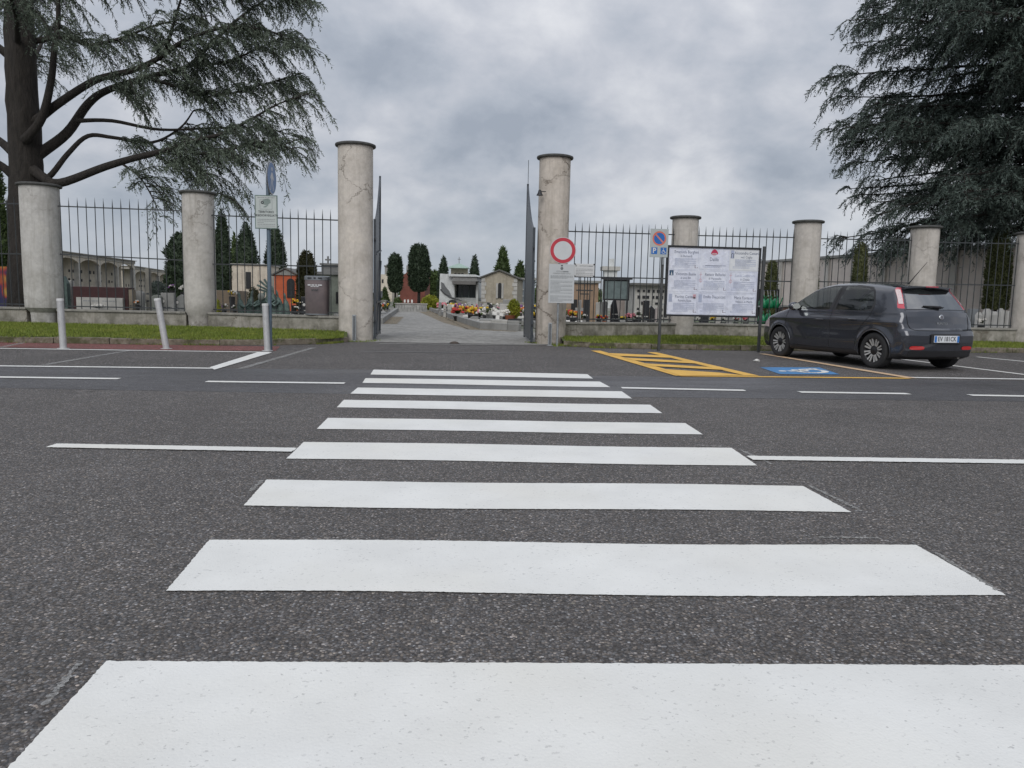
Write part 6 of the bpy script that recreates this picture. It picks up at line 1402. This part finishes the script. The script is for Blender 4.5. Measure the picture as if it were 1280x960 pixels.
# right of the gate
T, w, h = bld('iron_double_cross', 'thin iron double cross standing behind the small white plate', 'cross', 719, 741, 345, 22.8); q = MB()
for x in (-.17, 0, .17): q.box((x, 0, h*.5), (.03, .03, h))
for y_, k in ((354.5, 1.0), (363, .95), (367.5, .5)): q.box((0, -.02, fz(T, y_)), (w*k, .03, .035))
q.build('bars', M_IRON, T)
T, w, h = bld('stone_cross', 'pale stone cross in front of the dark doorway', 'cross', 719.5, 729.5, 375, 23.5)
q = MB(); q.box((0, 0, h/2), (.11, .1, h)); q.box((0, 0, h*.72), (w, .09, .1)); q.build('cross', M_GRANL, T, bevel=.01); MB().box((0, 0, .15), (.4, .3, .3)).build('base', M_GRAN, T)
flowers('yellow flowers at the foot of the cracked gate pillar wall', 716.5, 393, 21.2, ('yellow',), .14, 9); flowers('white vase with pale flowers left of the grey headstones', 731.5, 396, 20.8, ('white',), .10, 8, pot=M_GRANL)
flowers('red and yellow flowers below the notice case', 749, 396.5, 20.9, ('yellow', 'red', 'yellow'), .11, 9); flowers('orange pot flowers below the notice case', 756.5, 397.5, 20.8, ('orange', 'red'), .12, 9, pot=M_POT); flowers('large pink flowers right of the notice case', 787.5, 395.5, 20.8, ('pink',), .17, 12); flowers('small pink flowers beside the large pink bunch', 794.5, 396, 21, ('pink', 'white'), .1, 7)
tomb('pale grey double headstone left of the notice case', 745.5, 751.5, 378, 22.6, M_GRANL); tomb('grey headstone under the left end of the notice case', 752.5, 760, 376.5, 22.8, M_GRAN, top='round')
T = tomb('black curved polished monument under the notice case', 763.5, 776, 372, 23.2, M_GRAND, top='wave', name='black_monument'); flowers('greenish dry plant at the foot of the black monument', 779, 398, 20.9, ('yellow',), .14, 5)
tomb('tall black headstone behind the parking sign post', 804.5, 812, 375.5, 22.6, M_GRAND); tomb('lower black headstone right of the tall one', 813, 820, 382, 22.9, M_GRAND, top='slant'); tomb('slim pinkish white stone post left of the notice board', 820.5, 823.5, 385, 21.5, stone('pinkish_marble', (.52, .46, .43)), name='stone_post', cat='stele')
flowers('green plant with white tips beside the tall black headstone', 799, 392, 21.5, ('white',), .15, 4)
for x, lb, cols in ((872, 'dark vase with white flowers under the left part of the notice board', ('white',)), (892, 'yellow flower bunch under the middle of the notice board', ('yellow',)), (905, 'pale small flowers under the notice board right of the yellow ones', ('white', 'white')), (921, 'red and white flowers under the notice board', ('red', 'white')), (933, 'pink flowers under the right part of the notice board', ('pink', 'red'))):
    flowers(lb, x, 399.3, 21.2, cols, .12, 9)
tomb('small dark headstone under the left part of the notice board', 876, 886, 395, 22.6, M_GRAND); tomb('small pale headstone under the middle of the notice board', 896, 903, 396, 22.6, M_GRANL); tomb('small grey headstone under the right part of the notice board', 909, 917, 396, 22.4, M_GRAN)
# watering cans on a rack
Dw = 20.7; T, w, h = bld('can_rack', 'dark steel rack with chains for the green watering cans', 'rack', 948.5, 972, 361.5, Dw)
q = MB()
for x in (-w/2, w/2): q.box((x, 0, h/2), (.04, .04, h))
for y_ in (363, 384.5): q.box((0, 0, fz(T, y_)), (w, .03, .03))
q.build('frame', M_BLACK, T)
MCAN = solid('green_plastic', (.012, .20, .085), .35, var=.15); MCAN2 = solid('teal_plastic', (.02, .25, .14), .35, var=.15)
proto = None; kk = 0
for row, (yc, names_) in enumerate(((377.5, ('left green watering can on the upper bar of the rack', 'middle green watering can on the upper bar of the rack', 'right green watering can on the upper bar, half behind the frame')), (396.5, ('left green watering can on the lower bar of the rack', 'right green watering can on the lower bar of the rack')))):
    for i, lb in enumerate(names_):
        x = 953.0+i*8.2; c = XY(x, Dw-.12); zc_ = zat(c, yc)
        if proto is None:
            Tc = thing('watering_can', lb, 'watering can', (c.x, c.y, zc_), .5, 'green watering cans hanging on a rack')
            q = MB(); q.lathe([(.0, -.17), (.075, -.17), (.09, -.08), (.08, .02), (.045, .09), (.0, .10)], n=18); q.v = [(x_*.9, y_*1.4, z_) for x_, y_, z_ in q.v]; q.build('body', MCAN, Tc, smooth=True)
            MB().tube([(.03, -.08, -.12), (.05, -.17, -.02), (.06, -.22, .12)], [.022, .016, .012], 8).build('spout', MCAN, Tc, smooth=True); MB().tube([(0, -.08, .09), (0, -.04, .17), (0, .06, .17), (0, .11, .05)], .012, 8).build('handle', MCAN, Tc, smooth=True)
            proto = Tc
        else: Tc = copy_tree(proto, (c.x, c.y, zc_+random.uniform(-.01, .01)), .5+random.uniform(-.4, .4), lb)
        ch_ = MB(); zt__ = fz(T, 363 if row == 0 else 384.5); 
        for dx_ in (-.035, .035): ch_.tube([(c.x+dx_, c.y, zc_+.14), (c.x+dx_*1.2, c.y+.05, zt__-.0)], .008, 5)
        ck = ch_.build('chain', solid('bright_chain', (.5, .5, .5), .4, .5), T, world=True)
T = tomb('dark upright slab immediately right of the can rack', 974.5, 977.5, 384, 21.4, M_GRAND)
T, w, h = bld('small_tomb', 'small reddish tomb beside the pillar at the car bonnet', 'tomb', 977, 986, 383.5, 22); MB().box((0, .2, h/2), (w, .4, h)).build('stone', stone('reddish_stone', (.18, .11, .09)), T, bevel=.01); MB().box((0, .2, h+.02), (w+.08, .5, .05)).build('lid', M_GRAN, T)
# right of the car
T, w, h = bld('white_stone_group', 'white carved stones under the broadest clipped cypress', 'monument', 1222, 1262, 386, 22.2); rs_ = random.Random(4)
for x, ww, hh_ in ((-.42, .2, .9), (-.2, .24, 1.0), (.02, .26, .93), (.22, .22, 1.02), (.42, .2, .95)):
    q = MB(); q.lathe([(ww*.5, 0), (ww*.55, h*.4*hh_), (ww*.45, h*.75*hh_), (ww*.5, h*.9*hh_), (ww*.2, h*hh_)], c=(x, 0, 0), n=9); q.v = [(a+rs_.uniform(-.012, .012), b+rs_.uniform(-.012, .012), c_) for a, b, c_ in q.v]; q.build('carved_stone', M_MARB, T, smooth='auto')
tomb('blue grey upright slab left of the white carved stones', 1213, 1224, 386, 22.6, stone('blue_grey_slab', (.30, .32, .34))); flowers('white flowers left of the white carved stones', 1228.5, 402, 21.2, ('white', 'white'), .15, 12)
# ------------------------------------------------------------------ graves along the avenue
GG = 'graves crowded along the avenue'; rg = random.Random(9)
protos = []
def grave(T, mat, top, cols, cross=False, hs=.75, w=.75, seed=0):
    q = MB(); q.box((0, .0, .11), (w+.14, 1.9, .22)); q.build('kerb_plot', M_GRAN if mat is not M_GRAN else M_GRANL, T, bevel=.015)
    MB().box((0, -.1, .25), (w-.06, 1.5, .07)).build('slab', mat, T, bevel=.01)
    z0 = .22
    if cross: q = MB(); q.box((0, .75, z0+hs*.5), (.13, .1, hs)); q.box((0, .75, z0+hs*.68), (.46, .1, .13)); q.build('cross', mat, T, bevel=.01)
    else:
        ww = w*.64; n = 8; pts_ = [(-ww/2, z0), (ww/2, z0), (ww/2, z0+hs*.8)]+([(ww/2*math.cos(math.pi*k/n), z0+hs*.8+hs*.2*math.sin(math.pi*k/n)) for k in range(1, n)] if top == 'round' else [(0, z0+hs)] if top == 'peak' else [(ww/2, z0+hs)])+([(-ww/2, z0+hs)] if top == 'flat' else [])+[(-ww/2, z0+hs*.8)]
        MB().prism(pts_, (0, .84, 0), (1, 0, 0), (0, 0, 1), .14).build('headstone', mat, T, bevel=.012)
    rr = random.Random(seed)
    for k, (x, y) in enumerate(((-.2, .45), (.18, .35), (0, -.55))):
        if k == 2 and rr.random() < .4: continue
        v_ = MB().lathe([(.05, .28), (.075, .42), (.06, .42)], c=(x, y, 0), n=10).build('vase', M_POTD, T); q = MB(); q.cur = 0; cc = [FL[rr.choice(cols)], FL[rr.choice(cols)], M_GREEN]
        for m_ in range(16):
            q.cur = m_ % 3; st = random.getstate(); q.blob((x+rr.uniform(-.16, .16), y+rr.uniform(-.12, .12), .50+rr.uniform(-.08, .13)), rr.uniform(.04, .075), 6, .3); random.setstate(st)
        q.build('flowers', cc, v_)
combos = [(M_GRAN, 'flat', ('pink', 'white')), (M_GRANL, 'peak', ('red', 'yellow')), (M_GRAND, 'round', ('white', 'yellow')), (M_MARB, 'round', ('red', 'orange')), (M_GRAN, 'peak', ('yellow', 'orange')), (stone('olive_granite', (.24, .23, .19)), 'flat', ('white', 'pink', 'violet'))]
edge = [at(603, 411.7, 0), at(577, 403, 0), at(538, 388.5, 0)]
def edge_at(D): # avenue's right border at view depth D
    e = [((p-C0).dot(CF), p) for p in edge]
    for (d0, p0), (d1, p1) in zip(e, e[1:]):
        if D <= d1: return p0.lerp(p1, (D-d0)/(d1-d0))
    return e[-1][1]
spec_first = {(0, 0): 'grey grave with pink and white flowers at the near corner beside the avenue', (0, 1): 'pale peaked grave with red and yellow flowers in the nearest row', (0, 2): 'black headed grave with pale flowers in the nearest row',
              (1, 0): 'white marble grave with red flowers in the second row beside the avenue'}
gi = 0
for ri, Dd in enumerate((27.9, 30.4, 33.0, 35.6, 38.3, 41.2, 44.2, 47.5)):
    for ci in range(4 if ri < 5 else 3):
        p = edge_at(Dd)+Vector((math.cos(YAW), -math.sin(YAW), 0))*(.62+ci*1.05)
        if (ri, ci) == (0, 1): gi += 1; continue
        if gi < len(combos):
            lb = spec_first.get((ri, ci), 'small flowered grave among the crowded graves right of the avenue'); T = thing('grave', lb, 'grave', p, FACE, GG); m_, tp, cl = combos[gi]; grave(T, m_, tp, cl, gi == 4, .42+.08*(gi % 3), seed=gi); protos.append(T)
        else: T = copy_tree(protos[(gi*5+ri) % len(protos)], p, FACE+rg.uniform(-.04, .04), 'small flowered grave among the crowded graves right of the avenue', scale=(1, 1, rg.uniform(.8, 1.15)))
        gi += 1
for k, (Dd, off) in enumerate(((33, .6), (36, .6), (39.5, .6), (43, .6), (47, .6), (37, 1.7), (42, 1.8))):
    e = at(476, 405, 0).lerp(at(496, 389.5, 0), max(0, min(1, (Dd-30)/(57-30)))); p = e+Vector((-math.cos(YAW), math.sin(YAW), 0))*off
    copy_tree(protos[(k*2+3) % len(protos)], p, FACE, 'small flowered grave in the row left of the avenue beside the open gate leaf')
# kerb of pale stone blocks in front of the plots
for a_, b_, lb in ((at(603, 411.7, 0), at(650, 414.2, 0), 'avenue_kerb'), (at(603, 411.7, 0), at(577, 403, 0), 'avenue_kerb'), (at(577, 403, 0), at(538, 388.5, 0), 'avenue_kerb'), (at(476, 405, 0), at(496, 389.5, 0), 'avenue_kerb')):
    d = (b_-a_).normalized(); L_ = (b_-a_).length; q = MB(); x = 0
    while x < L_: e = min(L_, x+1.1); m_ = a_+d*((x+e)/2); q.box((m_.x, m_.y, .11), (e-x-.02, .16, .24), rz=math.atan2(d.y, d.x)); x = e
    struct(q.build(lb, M_GRAN, bevel=.01))
# distinct things among the graves
T = thing('marble_cross', 'white marble cross leaning among the nearest graves', 'cross', XY(622, 27.2), FACE+.3); z0, z1 = .2, zat(T.location, 386.5)
q = MB(); Mt = Matrix.Rotation(.16, 3, 'Y') @ Matrix.Rotation(-.35, 3, 'X'); L_ = z1-z0
for c_, s_ in (((0, 0, L_*.5), (.13, .09, L_)), ((0, 0, L_*.64), (.42, .09, .13))): v_ = Mt @ Vector(c_); q.box((v_.x, v_.y, v_.z+z0), s_, M=Mt)
q.build('cross', M_MARB, T, bevel=.01); MB().box((0, .05, .14), (.6, .8, .28)).build('base', M_GRANL, T, bevel=.015)
T, w, h = bld('family_tomb', 'large pale carved tomb behind the marble cross', 'tomb', 624.5, 641.5, 380, 30); MB().box((0, .4, h*.5), (w, .8, h)).build('stone', M_GRANL, T, bevel=.02); MB().box((0, .4, h+.08), (w*.55, .5, .2)).build('carved_top', M_GRAN, T, bevel=.03); MB().box((0, -.6, .2), (w+.2, 1.2, .4)).build('plot', M_GRAN, T, bevel=.02)
c = XY(642.5, 27.6); T = thing('yellow_shrub', 'bright yellow shrub in a terracotta pot beside the right gate leaf', 'shrub', c); H = zat(c, 374.5); MB().lathe([(.13, 0), (.19, .32), (.21, .34), (.18, .34)], c=(-.15, -.2, .1), n=16).build('pot', M_POT, T, smooth='auto')
crown_mesh('x', T, H-.3, [(a, b*7.2*27.6/F) for a, b in RND], 1500, .07, M_YGREEN, 41, .3, .25, .7)
flowers('white flowers and green leaves left of the yellow shrub', 632.5, 391, 27.5, ('white',), .2, 16, ry=.7); flowers('orange flowers left of the avenue corner graves', 572, 389.5, 33, ('orange', 'red'), .3, 16); flowers('yellow flower ball among the graves', 589, 389, 31, ('yellow',), .22, 14); flowers('pink flower ball among the nearest graves', 603, 391.5, 29.5, ('pink', 'white'), .26, 16); flowers('deep red flowers among the nearest graves', 596, 389.5, 31.5, ('red',), .22, 14)
flowers('round white wreath beside the marble cross', 610.5, 392.5, 29, ('white', 'pink'), .24, 16); flowers('white and yellow flowers midway along the graves', 565, 384, 39, ('white', 'yellow'), .3, 14); flowers('pink and red flowers at the far end of the graves', 552, 383, 44, ('red', 'pink'), .35, 14)
T, w, h = bld('near_grave', 'wide low grey grave with a dark plaque right of the marble cross', 'grave', 617, 650, 400.5, 26.9); MB().box((0, .5, h/2), (w, 1.0, h)).build('plot', M_GRAN, T, bevel=.02); MB().box((-.22, -.02, h*.75), (.5, .1, h*.55)).build('plaque', M_GRANL, T, bevel=.01); MB().box((.3, .3, h+.03), (.5, .5, .06)).build('slab', M_GRAND, T)
# headstones standing behind the plots, below the chapels
for k in range(16):
    x = 548+k*6.3+rg.uniform(-1, 1); Dd = 40-k*.5+rg.uniform(-1, 1)
    tomb('narrow grey headstone in the crowded row below the chapels', x, x+rg.uniform(3.2, 5), rg.uniform(377.5, 381.5), Dd, rg.choice((M_GRAN, M_GRANL, M_GRAND, M_GRAN)), top=rg.choice(('flat', 'round', 'peak', 'slant')), grp='headstones in the crowded row below the chapels', plinth=False)

p = at(945.5, 452.3, 0); T = thing('paper_scrap', 'small white crumpled scrap of paper on the asphalt beside the blue bay panel', 'litter', p)
q = MB(); q.blob((0, 0, .025), .05, 8, .4, (1.2, .9, .5)); q.build('crumpled_paper', M_MARB, T)
